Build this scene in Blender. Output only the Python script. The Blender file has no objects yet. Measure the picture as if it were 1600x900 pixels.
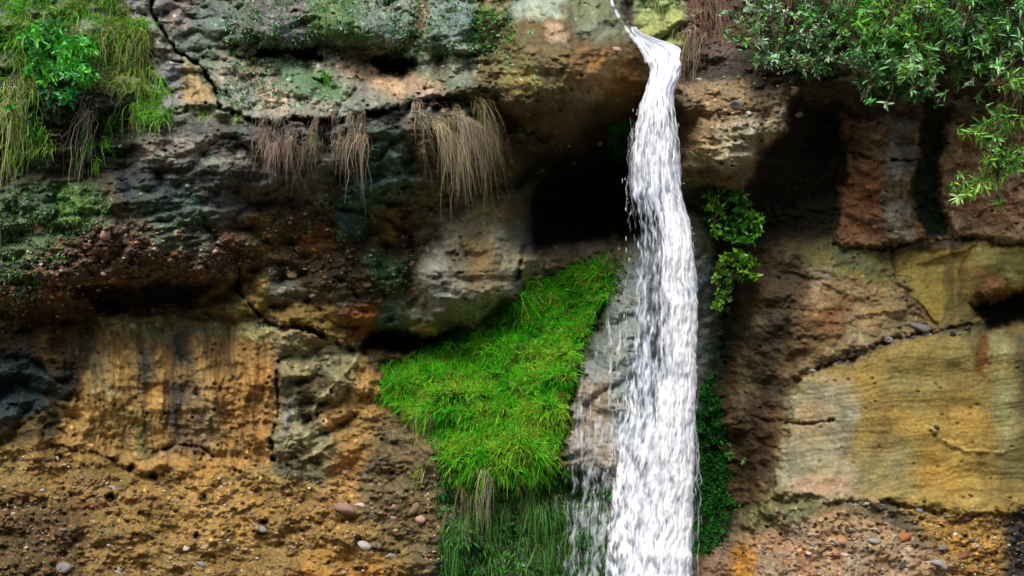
import bpy, math, numpy as np
rng = np.random.default_rng(7)
SC = bpy.context.scene
COL = SC.collection
D = 11.11          # camera distance to the mean cliff plane (m)
ZC = 2.6           # camera height

# ------------------------------------------------------------------ camera
cam_d = bpy.data.cameras.new("camera")
cam_d.lens = 50; cam_d.sensor_width = 36; cam_d.clip_end = 500
cam = bpy.data.objects.new("camera", cam_d); COL.objects.link(cam)
cam.location = (0, -D, ZC); cam.rotation_euler = (math.radians(90), 0, 0)
SC.camera = cam
# ------------------------------------------------------------------ light
SUN_EL, SUN_AZ = math.radians(58), math.radians(200)   # azimuth clockwise from +Y
w = bpy.data.worlds.new("World"); SC.world = w; w.use_nodes = True
nt = w.node_tree; bg = nt.nodes['Background']
sky = nt.nodes.new('ShaderNodeTexSky'); sky.sky_type = 'NISHITA'; sky.sun_disc = False
sky.sun_elevation = SUN_EL; sky.sun_rotation = SUN_AZ
sky.air_density = 1.0; sky.dust_density = 4.0; sky.ozone_density = 1.0
nt.links.new(sky.outputs[0], bg.inputs[0]); bg.inputs[1].default_value = 0.15
sd = bpy.data.lights.new("sun", 'SUN'); sd.energy = 1.6; sd.angle = math.radians(26); sd.color = (1.0, 0.975, 0.92)
so = bpy.data.objects.new("sun", sd); COL.objects.link(so)
from mathutils import Vector
sv = Vector((math.sin(SUN_AZ)*math.cos(SUN_EL), math.cos(SUN_AZ)*math.cos(SUN_EL), math.sin(SUN_EL)))
so.rotation_euler = sv.to_track_quat('Z', 'Y').to_euler(); so.location = (0, 0, 30)
SC.view_settings.view_transform = 'Standard'; SC.view_settings.look = 'None'
SC.view_settings.exposure = 0.72; SC.view_settings.gamma = 1.0
SC.cycles.max_bounces = 6; SC.cycles.diffuse_bounces = 3; SC.cycles.glossy_bounces = 2
SC.cycles.transparent_max_bounces = 16

# ------------------------------------------------------------------ helpers
def lin(c):
    c = np.asarray(c, float)/255.0
    return np.where(c <= 0.04045, c/12.92, ((c+0.055)/1.055)**2.4)

def tag(o, label=None, cat=None, group=None, kind=None):
    if label: o['label'] = label
    if cat: o['category'] = cat
    if group: o['group'] = group
    if kind: o['kind'] = kind
    return o

def empty(name, loc):
    o = bpy.data.objects.new(name, None); COL.objects.link(o); o.location = loc
    o.empty_display_size = 0.1
    return o

def mesh_obj(name, V, F, mat, parent=None, col=None, attrs=None, smooth=True, loc=None):
    """V (n,3) world coords; F (m,k) ints, k = 3 or 4"""
    V = np.asarray(V, np.float32); F = np.asarray(F, np.int32)
    if loc is not None: V = V - np.asarray(loc, np.float32)
    me = bpy.data.meshes.new(name)
    k = F.shape[1]
    me.vertices.add(len(V)); me.vertices.foreach_set('co', V.ravel())
    me.loops.add(F.size); me.loops.foreach_set('vertex_index', F.ravel())
    me.polygons.add(len(F)); me.polygons.foreach_set('loop_start', np.arange(0, F.size, k, dtype=np.int32))
    me.polygons.foreach_set('loop_total', np.full(len(F), k, np.int32))
    me.update(calc_edges=True)
    me.polygons.foreach_set('use_smooth', np.full(len(F), smooth, bool))
    if col is not None:
        a = me.color_attributes.new('Col', 'FLOAT_COLOR', 'POINT')
        c = np.ones((len(V), 4), np.float32); c[:, :3] = col
        a.data.foreach_set('color', c.ravel())
    for n, arr in (attrs or {}).items():
        a = me.attributes.new(n, 'FLOAT', 'POINT'); a.data.foreach_set('value', np.asarray(arr, np.float32).ravel())
    me.materials.append(mat)
    o = bpy.data.objects.new(name, me); COL.objects.link(o)
    if parent is not None:
        o.parent = parent
    elif loc is not None:
        o.location = tuple(float(t) for t in loc)
    return o

# ---- numpy noise
def _h(ix, iy, s):
    with np.errstate(over='ignore'):
        n = ix.astype(np.uint32)*np.uint32(374761393) + iy.astype(np.uint32)*np.uint32(668265263) + np.uint32((s*2246822519) & 0xffffffff)
        n = (n ^ (n >> np.uint32(13)))*np.uint32(1274126177)
        n = n ^ (n >> np.uint32(16))
    return n
def noise(x, y, s=0):
    x = np.asarray(x, float); y = np.asarray(y, float)
    ix = np.floor(x).astype(np.int64); iy = np.floor(y).astype(np.int64)
    fx = x-ix; fy = y-iy
    ux = fx*fx*fx*(fx*(fx*6-15)+10); uy = fy*fy*fy*(fy*(fy*6-15)+10)
    def g(dx, dy):
        a = _h((ix+dx) & 0xffffffff, (iy+dy) & 0xffffffff, s).astype(float)*(2*math.pi/4294967296.0)
        return np.cos(a)*(fx-dx)+np.sin(a)*(fy-dy)
    a = g(0, 0); b = g(1, 0); c = g(0, 1); d = g(1, 1)
    return (a+(b-a)*ux+(c-a)*uy+(a-b-c+d)*ux*uy)*1.5
def fbm(x, y, s=0, oct=4, r=2.03, g=0.5):
    t = 0; a = 1; n = 0
    for i in range(oct):
        t = t+a*noise(x, y, s+i*17); n += a; x = x*r+13.7; y = y*r+5.1; a *= g
    return t/n*1.4
def ridged(x, y, s=0, oct=4):
    t = 0; a = 1; n = 0
    for i in range(oct):
        t = t+a*(1-np.abs(noise(x, y, s+i*17))*2); n += a; x = x*2.1+3.1; y = y*2.1+7.7; a *= .5
    return t/n
def worley(x, y, s=0):
    ix = np.floor(x).astype(np.int64); iy = np.floor(y).astype(np.int64)
    best = np.full(x.shape, 9.0); sec = np.full(x.shape, 9.0); idv = np.zeros(x.shape)
    for dx in (-1, 0, 1):
        for dy in (-1, 0, 1):
            hx = (ix+dx) & 0xffffffff; hy = (iy+dy) & 0xffffffff
            h1 = _h(hx, hy, s).astype(float)/4294967296.0; h2 = _h(hx, hy, s+5).astype(float)/4294967296.0
            d = np.hypot(ix+dx+h1-x, iy+dy+h2-y)
            m = d < best
            sec = np.where(m, best, np.minimum(sec, d)); idv = np.where(m, _h(hx, hy, s+9).astype(float)/4294967296.0, idv)
            best = np.where(m, d, best)
    return best, sec, idv
def ss(a, b, x):
    t = np.clip((x-a)/(b-a), 0, 1); return t*t*(3-2*t)

# ------------------------------------------------------------------ cliff depth field
def axis(lo, hi, a, b, step, grow=1.12):
    mid = np.arange(a, b+step*.5, step)
    out = []; p = b; s = step
    while p < hi: s *= grow; p += s; out.append(p)
    pre = []; p = a; s = step
    while p > lo: s *= grow; p -= s; pre.append(p)
    return np.concatenate([pre[::-1], mid, out])
AU = axis(-1300, 2900, -24, 1624, 1.6); AV = axis(-1500, 1010, -24, 924, 1.6)
U, V_ = np.meshgrid(AU, AV)

DG = np.array([   # metres towards the camera; columns u=-100..1700 step 100, rows v=-50..950 step 50
 [ .4, .4, .4, .1,-.1,-.1,-.1,-.1,-.1, .0, .0,-.5,-.5,-.5,-.2, .0, .1, .2, .2],
 [ .5, .5, .5, .2, .0, .1, .1, .1, .1, .2, .2,-.4,-.35,-.3, .0, .1, .2, .3, .3],
 [ .6, .6, .6, .4, .1, .45, .4, .4, .35, .5, .6,-.1,-.25,-.1, .1, .2, .3, .4, .4],
 [ .8, .8, .8, .5, .3, .25, .2, .2, .45, .7, .9, .1,-.2, .3, .2, .3, .3, .4, .4],
 [ .9, .9, .9, .7, .5, .7, .75, .7, .75, .7, .75,-.1, .3, .5, .1, .2, .3, .4, .4],
 [ .8, .8, .8, .7, .8, .95, .95, .95, .9, .4, .3,-.6, .45, .5,-.2, .2, .25, .3, .3],
 [ .8, .8, .8, .75, .85, .9, .85, .8, .85, .15,-.4,-.8, .5, .3,-.25, .2, .1, .3, .3],
 [ .8, .8, .8, .85, .85, .75, .7, .5, .55,-.2,-.9,-1.0, .2, .0,-.2, .2, .05, .3, .3],
 [ .85, .85, .9, .95, .85, .55, .5, .35, .25,-.2,-1.1,-.9,-.3,-.15,-.15, .2, .05, .35, .35],
 [ .85, .85, .95, .95, .75, .45, .45, .35, .3, .15,-.2, .1,-.35, .0, .1, .1, .2, .3, .3],
 [ .75, .75, .75, .5, .35, .4, .45, .3, .4, .15, .05, .4,-.4, .1, .15, .25, .2, .1, .1],
 [ .4, .4, .2, .05, .1, .3, .4, .15, .25, .15, .35, .55,-.4, .1, .2, .25, .2, .1, .2],
 [ .35, .35, .35, .4, .4, .45, .4,-.05, .15, .4, .6, .68,-.45, .1, .25, .35, .4, .35, .35],
 [ .35, .35, .4, .5, .5, .5, .5, .4, .5, .75, .8, .82,-.4, .1, .3, .38, .4, .4, .4],
 [ .4, .4, .42, .5, .5, .52, .55, .55, .8, 1.0, .9, .9,-.3, .12, .3, .4, .4, .4, .4],
 [ .45, .45, .45, .48, .5, .55, .58, .65, 1.0, 1.2, 1.05, .98,-.25, .15, .32, .4, .4, .4, .4],
 [ .6, .6, .6, .6, .62, .65, .68, .75, 1.05, 1.15, 1.0, 1.02,-.2, .2, .35, .42, .42, .4, .4],
 [ .8, .8, .8, .8, .8, .8, .8, .85, 1.05, 1.08, 1.0, 1.05,-.1, .35, .5, .52, .5, .4, .4],
 [ .95, .95, .95, .95, .95, .95, .95, .95, 1.1, 1.1, 1.05, 1.1, .2, .55, .65, .65, .65, .5, .5],
 [1.1, 1.1, 1.1, 1.1, 1.1, 1.1, 1.1, 1.0, 1.15, 1.15, 1.1, 1.15, .5, .7, .8, .8, .8, .6, .6],
 [1.25,1.25,1.25,1.25,1.25,1.25,1.2, 1.1, 1.0, 1.0, 1.1, 1.2, .7, .9, .95, .95, .95, .8, .8]])
def cubic_sample(G, fx, fy):
    ny, nx = G.shape
    fx = np.clip(fx, 0, nx-1.0001); fy = np.clip(fy, 0, ny-1.0001)
    ix = np.floor(fx).astype(int); iy = np.floor(fy).astype(int); tx = fx-ix; ty = fy-iy
    def wts(t): return [-.5*t+t*t-.5*t**3, 1-2.5*t*t+1.5*t**3, .5*t+2*t*t-1.5*t**3, -.5*t*t+.5*t**3]
    wx = wts(tx); wy = wts(ty); out = 0
    for j in range(4):
        row = 0
        for i in range(4):
            row = row+wx[i]*G[np.clip(iy+j-1, 0, ny-1), np.clip(ix+i-1, 0, nx-1)]
        out = out+wy[j]*row
    return out
wu = fbm(U/90, V_/90, 11, 4)*16 + fbm(U/22, V_/22, 15, 3)*7 + fbm(U/6, V_/6, 17, 2)*2.2
wv = fbm(U/90, V_/90, 12, 4)*16 + fbm(U/22, V_/22, 16, 3)*7 + fbm(U/6, V_/6, 18, 2)*2.2
UW, VW = U+wu, V_+wv
H = cubic_sample(DG, (U+fbm(U/90, V_/90, 11, 4)*18+100)/100, (V_+fbm(U/90, V_/90, 12, 4)*18+fbm(U/25, V_/25, 19, 3)*6+50)/50)
# above the frame the rock leans back to the plateau
up = np.clip(-40-V_, 0, None); H = H-0.0038*up-0.0000022*up*up

def dome(cu, cv, ru, rv, A, p=.5):
    r2 = ((UW-cu)/ru)**2+((VW-cv)/rv)**2
    H[...] += A*np.clip(1-r2, 0, 1)**p
dome(893, 112, 124, 120, .5); dome(748, 405, 105, 108, .22, .6); dome(610, 260, 60, 110, .14); dome(470, 260, 60, 60, .12)
RGB = np.zeros(U.shape+(3,)); RGB[:] = lin((92, 78, 60))
GRIT = np.zeros(U.shape); MOSS = np.zeros(U.shape); WET = np.zeros(U.shape)

def sdist(poly, X, Y):
    """signed distance, positive inside"""
    P = np.asarray(poly, float); n = len(P); d = np.full(X.shape, 1e9); ins = np.zeros(X.shape, bool)
    for i in range(n):
        ax, ay = P[i]; bx, by = P[(i+1) % n]
        ex, ey = bx-ax, by-ay; wx, wy = X-ax, Y-ay
        t = np.clip((wx*ex+wy*ey)/(ex*ex+ey*ey+1e-9), 0, 1)
        d = np.minimum(d, (wx-ex*t)**2+(wy-ey*t)**2)
        c = ((ay > Y) != (by > Y)) & (X < (bx-ax)*(Y-ay)/(by-ay+1e-12)+ax)
        ins ^= c
    d = np.sqrt(d)
    return np.where(ins, d, -d)
def box(poly, m):
    P = np.asarray(poly, float)
    i0, i1 = np.searchsorted(AU, [P[:, 0].min()-m, P[:, 0].max()+m]); j0, j1 = np.searchsorted(AV, [P[:, 1].min()-m, P[:, 1].max()+m])
    return np.s_[j0:j1, i0:i1]
def feat(poly, col=None, a=1.0, soft=7, dh=0, hs=9, grit=None, moss=None, wet=None, warp=1.0):
    s = box(poly, 60)
    sd_ = sdist(poly, U[s]+wu[s]*warp, V_[s]+wv[s]*warp)
    m = ss(-soft*1.25, soft*1.25, sd_)*a
    if col is not None: RGB[s] = RGB[s]*(1-m[..., None])+lin(col)*m[..., None]
    if dh: H[s] += dh*ss(-hs, hs, sd_)
    if grit is not None: GRIT[s] = GRIT[s]*(1-m)+grit*m
    if moss is not None: MOSS[s] = MOSS[s]*(1-m)+moss*m
    if wet is not None: WET[s] = WET[s]*(1-m)+wet*m
def line(pts, wd=5, dh=-.1, col=None, warp=.5, a=.8):
    P = np.asarray(pts, float)
    s = box(P, 50); X = U[s]+wu[s]*warp; Y = V_[s]+wv[s]*warp; d = np.full(X.shape, 1e9)
    for (ax, ay), (bx, by) in zip(P[:-1], P[1:]):
        ex, ey = bx-ax, by-ay
        t = np.clip(((X-ax)*ex+(Y-ay)*ey)/(ex*ex+ey*ey+1e-9), 0, 1)
        d = np.minimum(d, (X-ax-ex*t)**2+(Y-ay-ey*t)**2)
    d = np.sqrt(d); vr = .62+.75*fbm(U[s]/17, V_[s]/17, 91, 3); m = np.exp(-(d/(wd*np.clip(vr, .25, 1.4)))**2)*np.clip(vr*1.3, .1, 1)
    H[s] += dh*m
    if col is not None:
        m = (m*a)[..., None]; RGB[s] = RGB[s]*(1-m)+lin(col)*m
def blobs(n, poly, col, r=(4, 14), a=.6, seed=0, dh=0, asp=1.0, **k):
    g = np.random.default_rng(seed)
    P = np.asarray(poly, float); x0, y0 = P.min(0); x1, y1 = P.max(0); c = 0
    while c < n:
        x, y = g.uniform(x0, x1), g.uniform(y0, y1); c += .2
        if sdist(poly, np.array([x]), np.array([y]))[0] < 0: continue
        c += .8; R = g.uniform(*r)
        t = np.linspace(0, 2*math.pi, 8)[:-1]
        feat([(x+R*math.cos(q)*g.uniform(.6, 1.2), y+R*asp*math.sin(q)*g.uniform(.6, 1.2)) for q in t], col, a=a, soft=3+R*.25, dh=dh, hs=4+R*.3, **k)

# --- upper left and top band
feat([(-600, -900), (900, -900), (960, 20), (640, 190), (-600, 200)], (114, 118, 106))
feat([(960, -900), (2600, -900), (2600, 140), (1060, 140), (1000, 0)], (80, 68, 50))
feat([(240, 0), (480, -20), (480, 60), (420, 70), (400, 110), (345, 165), (320, 110), (270, 60)], (106, 108, 100), moss=.25)
feat([(245, -20), (330, -20), (300, 50), (268, 50)], (128, 112, 112))
feat([(195, -40), (235, -20), (265, 70), (320, 110), (343, 165), (260, 175), (215, 90)], (128, 122, 124), dh=.07, hs=4)
feat([(285, 95), (322, 106), (345, 163), (297, 163)], (158, 134, 98), soft=9)
feat([(405, -30), (482, -30), (482, 62), (405, 66)], (112, 104, 110), dh=.12)
feat([(482, -30), (562, -30), (565, 66), (482, 68)], (92, 112, 68), moss=.6, dh=.1)
feat([(562, -30), (650, -30), (648, 90), (575, 85)], (118, 122, 116), moss=.3, dh=.12)
feat([(652, -30), (668, -30), (668, 70), (652, 75)], (140, 116, 92))
feat([(668, -30), (745, -30), (740, 85), (672, 80)], (118, 126, 122), moss=.25, dh=.1)
feat([(745, -30), (800, -30), (795, 40), (745, 50)], (140, 112, 78))
feat([(740, 20), (800, 15), (800, 60), (750, 85)], (70, 104, 40), moss=.8)
feat([(345, 95), (420, 85), (520, 88), (600, 112), (700, 148), (680, 165), (600, 178), (480, 190), (345, 182)], (138, 132, 122), dh=.12, hs=6)
feat([(535, 103), (640, 112), (700, 146), (610, 150)], (205, 166, 138), soft=9)
feat([(405, 128), (460, 135), (455, 170), (405, 168)], (178, 146, 126), soft=9)
feat([(440, 105), (520, 108), (545, 150), (460, 150)], (84, 122, 84), a=.8, moss=.6)
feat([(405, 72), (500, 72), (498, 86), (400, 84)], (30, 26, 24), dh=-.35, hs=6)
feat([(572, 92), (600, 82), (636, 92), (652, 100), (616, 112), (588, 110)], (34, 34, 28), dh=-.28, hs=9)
line([(232, -30), (240, 20), (255, 50), (275, 80), (320, 105), (338, 135), (345, 170)], 4, -.28, (20, 24, 18), warp=.3)
line([(220, 82), (245, 90), (285, 98)], 2.5, -.1, (30, 25, 25), warp=.2)
line([(345, 172), (410, 192), (520, 190), (640, 168), (700, 168)], 6, -.22, (40, 36, 28))
feat([(630, 155), (760, 150), (790, 180), (700, 175)], (56, 50, 34), dh=-.1)
# --- overhanging brown boulder by the lip
feat([(735, 95), (790, 30), (860, 5), (960, 15), (1000, 60), (1012, 110), (1000, 185), (900, 220), (800, 250), (780, 185), (735, 150)], (92, 76, 46), grit=.4, wet=.2)
feat([(895, 0), (965, 0), (1000, 60), (960, 62), (900, 48)], (124, 122, 102), soft=12)
feat([(750, 100), (820, 70), (850, 130), (790, 180)], (104, 92, 52), soft=14, moss=.3)
feat([(800, -20), (890, -20), (880, 25), (805, 28)], (152, 160, 148))
feat([(890, -20), (960, -20), (960, 40), (900, 30)], (112, 112, 80), moss=.3)
feat([(850, 35), (875, 35), (885, 65), (862, 65)], (160, 132, 108), soft=5)
feat([(905, 75), (1000, 92), (1003, 145), (930, 150)], (118, 78, 34), soft=22)
feat([(760, 130), (1000, 160), (990, 230), (800, 260)], (70, 52, 34), soft=18)
# cave: deep shade painted in as near-black rock colour
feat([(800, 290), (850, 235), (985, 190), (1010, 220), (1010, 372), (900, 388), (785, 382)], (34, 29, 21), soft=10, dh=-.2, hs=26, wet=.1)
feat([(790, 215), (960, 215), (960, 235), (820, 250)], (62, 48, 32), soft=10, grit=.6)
# --- band below the ledge, left
feat([(180, 185), (400, 190), (640, 170), (655, 330), (400, 340), (300, 330), (180, 300)], (88, 84, 84))
feat([(195, 215), (345, 215), (345, 255), (200, 255)], (136, 124, 120))
feat([(345, 235), (430, 230), (430, 270), (345, 275)], (122, 108, 104), a=.7)
feat([(180, 262), (400, 262), (400, 330), (190, 325)], (64, 66, 70))
feat([(-200, 110), (60, 100), (200, 130), (240, 200), (180, 270), (-200, 290)], (44, 40, 28), moss=.2)
feat([(-200, 290), (150, 280), (180, 330), (120, 370), (60, 460), (-200, 540)], (82, 98, 72), grit=.3, moss=.35)
feat([(90, 290), (140, 290), (150, 345), (95, 350)], (88, 124, 50), moss=.6, soft=12)
feat([(60, 400), (150, 350), (330, 360), (410, 385), (400, 420), (360, 445), (220, 445), (90, 505), (-100, 520), (-100, 490)], (98, 74, 58), grit=1.0, soft=12)
feat([(230, 300), (330, 310), (320, 400), (240, 380)], (70, 92, 82), grit=.4, a=.7)
feat([(300, 280), (400, 290), (390, 370), (310, 330)], (104, 96, 100), grit=.3, a=.6)
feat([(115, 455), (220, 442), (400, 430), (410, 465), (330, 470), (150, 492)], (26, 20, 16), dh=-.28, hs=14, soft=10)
feat([(400, 320), (640, 315), (655, 400), (640, 470), (560, 480), (400, 410)], (62, 50, 32), grit=.5)
feat([(390, 335), (425, 335), (440, 400), (400, 400)], (90, 70, 34), soft=14, grit=.3)
feat([(460, 355), (520, 350), (510, 390), (470, 390)], (110, 72, 34), soft=14, grit=.3)
feat([(530, 300), (565, 240), (600, 230), (645, 280), (600, 320), (565, 375), (528, 372)], (46, 72, 70), moss=.3, dh=.12)
feat([(575, 330), (625, 325), (620, 378), (580, 378)], (98, 78, 30), soft=6)
feat([(560, 205), (640, 210), (650, 300), (620, 300), (600, 230)], (74, 98, 84), moss=.3, a=.8)
feat([(375, 425), (432, 440), (412, 480), (450, 510), (410, 500), (300, 492), (300, 460)], (134, 112, 62), dh=.06)
feat([(470, 468), (545, 500), (542, 540), (430, 512), (440, 480)], (118, 94, 46), dh=.06, hs=6)
feat([(560, 395), (640, 400), (640, 450), (580, 455)], (40, 70, 38), moss=.5, soft=9, dh=.08)
feat([(545, 490), (592, 465), (588, 530), (572, 548), (540, 540)], (128, 74, 34), soft=7, dh=.05)
feat([(425, 432), (470, 440), (475, 470), (430, 470)], (104, 108, 96), a=.7, grit=.5)
line([(375, 420), (372, 455), (410, 500), (425, 510)], 4, -.12, (35, 26, 16), warp=.3)
line([(410, 510), (480, 515), (545, 545), (575, 555)], 6, -.2, (38, 28, 18), warp=.3)
# --- grey boulder and shelf
feat([(700, 350), (760, 318), (838, 286), (830, 350), (838, 400), (812, 450), (760, 497), (680, 503), (648, 455), (660, 400)], (116, 108, 92), dh=.1, hs=14, warp=.6)
feat([(738, 320), (800, 300), (800, 350), (740, 360)], (124, 106, 76), soft=12)
feat([(722, 370), (762, 360), (770, 450), (730, 455)], (116, 92, 56), soft=12, a=.75)
feat([(668, 385), (700, 390), (700, 470), (672, 470)], (122, 116, 108), soft=14)
for (x, y, r) in ((700, 402, 8), (714, 428, 4), (686, 445, 6), (722, 400, 4), (655, 470, 5), (760, 470, 5)):
    feat([(x+r*math.cos(q), y+r*.8*math.sin(q)) for q in np.linspace(0, 6.28, 9)[:-1]], (60, 52, 44), dh=-.05, hs=4, soft=2, a=.8)
feat([(800, 398), (900, 388), (985, 375), (985, 412), (900, 425), (820, 450)], (128, 112, 86), soft=8, grit=.3)
line([(822, 385), (812, 410), (806, 440)], 5, -.12, (60, 40, 22), warp=.3)
feat([(590, 470), (640, 455), (690, 505), (680, 520), (600, 520)], (92, 100, 84), dh=.03)
feat([(640, 505), (690, 505), (690, 522), (640, 522)], (150, 134, 84), soft=4)
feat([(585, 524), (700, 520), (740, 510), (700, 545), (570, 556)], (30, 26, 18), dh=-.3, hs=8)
feat([(570, 550), (680, 548), (640, 570), (590, 590)], (86, 68, 42))
# --- lower left wall
feat([(150, 500), (420, 512), (560, 545), (592, 600), (600, 700), (690, 800), (700, 1200), (-700, 1200), (-700, 700), (60, 640), (80, 520)], (164, 126, 72))
feat([(-700, 520), (150, 490), (150, 560), (100, 700), (-700, 700)], (84, 68, 42), grit=.2)
feat([(-700, 560), (40, 545), (85, 580), (60, 640), (0, 665), (-700, 700)], (42, 56, 62), wet=.5)
feat([(95, 560), (125, 560), (110, 690), (75, 680), (80, 600)], (46, 46, 34))
feat([(60, 505), (95, 505), (95, 560), (65, 560)], (122, 86, 34), soft=10)
feat([(88, 640), (120, 640), (120, 700), (92, 690)], (146, 112, 60), soft=9)
feat([(150, 500), (420, 512), (410, 534), (158, 526)], (168, 158, 110), soft=6)
feat([(150, 540), (180, 540), (185, 660), (155, 660)], (176, 156, 112), soft=9, a=.6)
feat([(268, 515), (300, 515), (292, 600), (290, 690), (256, 700), (262, 600)], (72, 66, 58), soft=10, warp=.5)
feat([(214, 540), (240, 538), (236, 600), (216, 625)], (92, 84, 74), soft=10, warp=.5)
feat([(292, 600), (334, 590), (334, 705), (236, 712), (262, 680), (288, 660)], (122, 98, 74), soft=12, warp=.5)
feat([(210, 640), (235, 640), (240, 715), (215, 715)], (104, 104, 62), soft=9)
feat([(336, 525), (432, 530), (436, 730), (346, 712)], (156, 118, 66), soft=12)
blobs(16, [(336, 525), (432, 530), (436, 730), (346, 712)], (136, 92, 44), (5, 14), .5, 3, dh=-.03, asp=1.6)
blobs(22, [(120, 560), (330, 530), (330, 720), (120, 690)], (196, 150, 84), (5, 16), .45, 4, dh=.02, asp=1.8)
feat([(420, 516), (470, 524), (565, 552), (560, 590), (520, 640), (525, 700), (500, 745), (440, 745), (425, 690), (432, 620)], (142, 130, 98), dh=.05)
feat([(470, 600), (500, 570), (520, 600), (500, 660), (470, 650)], (92, 78, 50), dh=-.06)
feat([(435, 690), (500, 700), (498, 760), (420, 745)], (98, 88, 62))
line([(560, 560), (530, 590), (500, 625), (478, 690)], 6, .08, (170, 156, 122), warp=.4)
line([(440, 600), (448, 640), (446, 680)], 7, .03, (140, 124, 132), warp=.4)
line([(520, 690), (490, 705), (470, 720)], 5, .07, (166, 150, 114), warp=.4)
line([(432, 560), (432, 640), (425, 720)], 4, -.12, (78, 52, 26), warp=.4)
feat([(520, 640), (600, 630), (600, 740), (540, 780), (520, 740)], (164, 122, 68), soft=18)
feat([(592, 640), (680, 660), (705, 800), (700, 1200), (600, 1200), (560, 850), (565, 760)], (104, 88, 60), soft=16, grit=.5)
feat([(-700, 700), (60, 690), (150, 700), (225, 735), (430, 750), (560, 790), (640, 860), (640, 1200), (-700, 1200)], (134, 104, 56), grit=.5, soft=14)
feat([(-700, 770), (140, 780), (150, 1200), (-700, 1200)], (92, 72, 44), grit=.8, soft=24)
feat([(300, 730), (420, 770), (400, 860), (260, 850)], (156, 120, 64), soft=20, grit=.5)
feat([(470, 860), (590, 860), (590, 1000), (470, 1000)], (170, 120, 54), soft=14, grit=.3)
line([(235, 716), (252, 700), (285, 694), (315, 700), (332, 714)], 4, -.07, (70, 48, 26), warp=.3, a=.7)
line([(80, 700), (140, 703), (170, 718), (205, 738), (240, 742)], 5, -.06, (70, 50, 28), warp=.6, a=.6)
for (x, y, r) in ((170, 779, 8), (316, 778, 7), (307, 838, 5), (242, 744, 6), (207, 733, 7), (415, 815, 5)):
    feat([(x+r*math.cos(q), y+r*math.sin(q)) for q in np.linspace(0, 6.28, 9)[:-1]], (44, 32, 20), dh=-.08, hs=4, soft=2, warp=.3)
# --- rock column behind the water, crevice
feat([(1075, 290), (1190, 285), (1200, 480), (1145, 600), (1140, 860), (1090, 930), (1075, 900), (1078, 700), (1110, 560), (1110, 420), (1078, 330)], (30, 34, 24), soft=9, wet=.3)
feat([(975, 385), (1060, 330), (1092, 340), (1114, 400), (1112, 560), (1092, 690), (1080, 1200), (930, 1200), (950, 745), (890, 740), (885, 660), (915, 560), (958, 450)], (124, 128, 130), dh=.12, hs=10, wet=.9, soft=5, warp=.4)
feat([(895, 590), (960, 590), (965, 745), (895, 738)], (136, 120, 108), soft=12, wet=.5)
feat([(905, 470), (960, 440), (965, 560), (900, 560)], (104, 106, 102), soft=9, grit=.3)
line([(950, 460), (915, 530), (900, 600), (880, 700)], 7, -.14, (40, 40, 32), warp=.6)
feat([(1088, 350), (1112, 400), (1112, 560), (1096, 620), (1090, 500)], (104, 112, 100), wet=.7)
# --- right side
feat([(1062, 130), (1120, 122), (1240, 140), (1232, 190), (1195, 250), (1160, 292), (1063, 292)], (138, 114, 88), dh=.1, grit=.35)
feat([(1065, 235), (1140, 198), (1238, 162), (1205, 225), (1150, 265), (1065, 266)], (166, 148, 122), soft=9, dh=.05)
feat([(1066, 268), (1150, 266), (1165, 292), (1066, 292)], (110, 92, 56))
feat([(1065, 70), (1300, 90), (1300, 135), (1240, 135), (1120, 120), (1065, 128)], (62, 50, 40), grit=.5)
feat([(992, -60), (1078, -60), (1076, 80), (1030, 80), (996, 50)], (150, 158, 100), moss=.3, soft=5, warp=.5)
feat([(972, 8), (990, 8), (992, 40), (978, 36)], (60, 40, 30), dh=-.1, soft=5)
feat([(1068, -40), (1150, -40), (1140, 90), (1075, 95)], (96, 76, 66))
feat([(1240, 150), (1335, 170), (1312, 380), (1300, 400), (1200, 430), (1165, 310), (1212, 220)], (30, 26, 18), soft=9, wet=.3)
feat([(1200, 370), (1290, 380), (1250, 440), (1180, 480)], (84, 66, 34), soft=15)
feat([(1322, 190), (1387, 190), (1387, 382), (1302, 386)], (130, 90, 62), dh=.12, hs=7)
feat([(1340, 250), (1370, 250), (1372, 340), (1335, 340)], (128, 82, 52), soft=16)
feat([(1387, 190), (1440, 184), (1428, 260), (1440, 376), (1385, 382)], (138, 126, 114), dh=.14, hs=7)
feat([(1430, 185), (1442, 185), (1432, 262), (1442, 376), (1430, 372), (1422, 270)], (176, 134, 92), soft=4)
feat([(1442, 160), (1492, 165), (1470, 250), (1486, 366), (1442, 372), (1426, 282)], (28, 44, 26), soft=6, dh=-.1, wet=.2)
feat([(1492, 205), (1900, 230), (1900, 380), (1485, 372), (1468, 250)], (160, 128, 98), dh=.1, hs=7)
feat([(1500, 290), (1600, 300), (1600, 340), (1500, 335)], (150, 106, 82), soft=16)
line([(1330, 240), (1380, 252), (1435, 248)], 4, -.07, (60, 44, 34))
line([(1300, 384), (1390, 388), (1440, 376), (1490, 372), (1560, 382), (1620, 380)], 5, -.07, (66, 50, 32), a=.6)
feat([(1215, 385), (1300, 380), (1392, 402), (1392, 442), (1330, 442), (1240, 430)], (116, 108, 56), soft=9)
feat([(1270, 388), (1345, 400), (1390, 420), (1330, 425)], (94, 100, 72), soft=9)
feat([(1395, 402), (1500, 385), (1900, 372), (1900, 470), (1540, 502), (1462, 506), (1440, 472), (1395, 442)], (154, 130, 60), soft=5)
feat([(1500, 395), (1600, 380), (1600, 440), (1520, 430)], (172, 156, 92), soft=14)
line([(1395, 425), (1470, 400), (1520, 385)], 5, .04, (120, 96, 48), warp=.3)
feat([(1262, 440), (1392, 440), (1458, 504), (1400, 530), (1300, 560), (1250, 592), (1228, 500)], (136, 114, 82), soft=7, dh=.05)
feat([(1255, 425), (1300, 430), (1290, 470), (1262, 470)], (150, 128, 108), soft=12)
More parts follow.
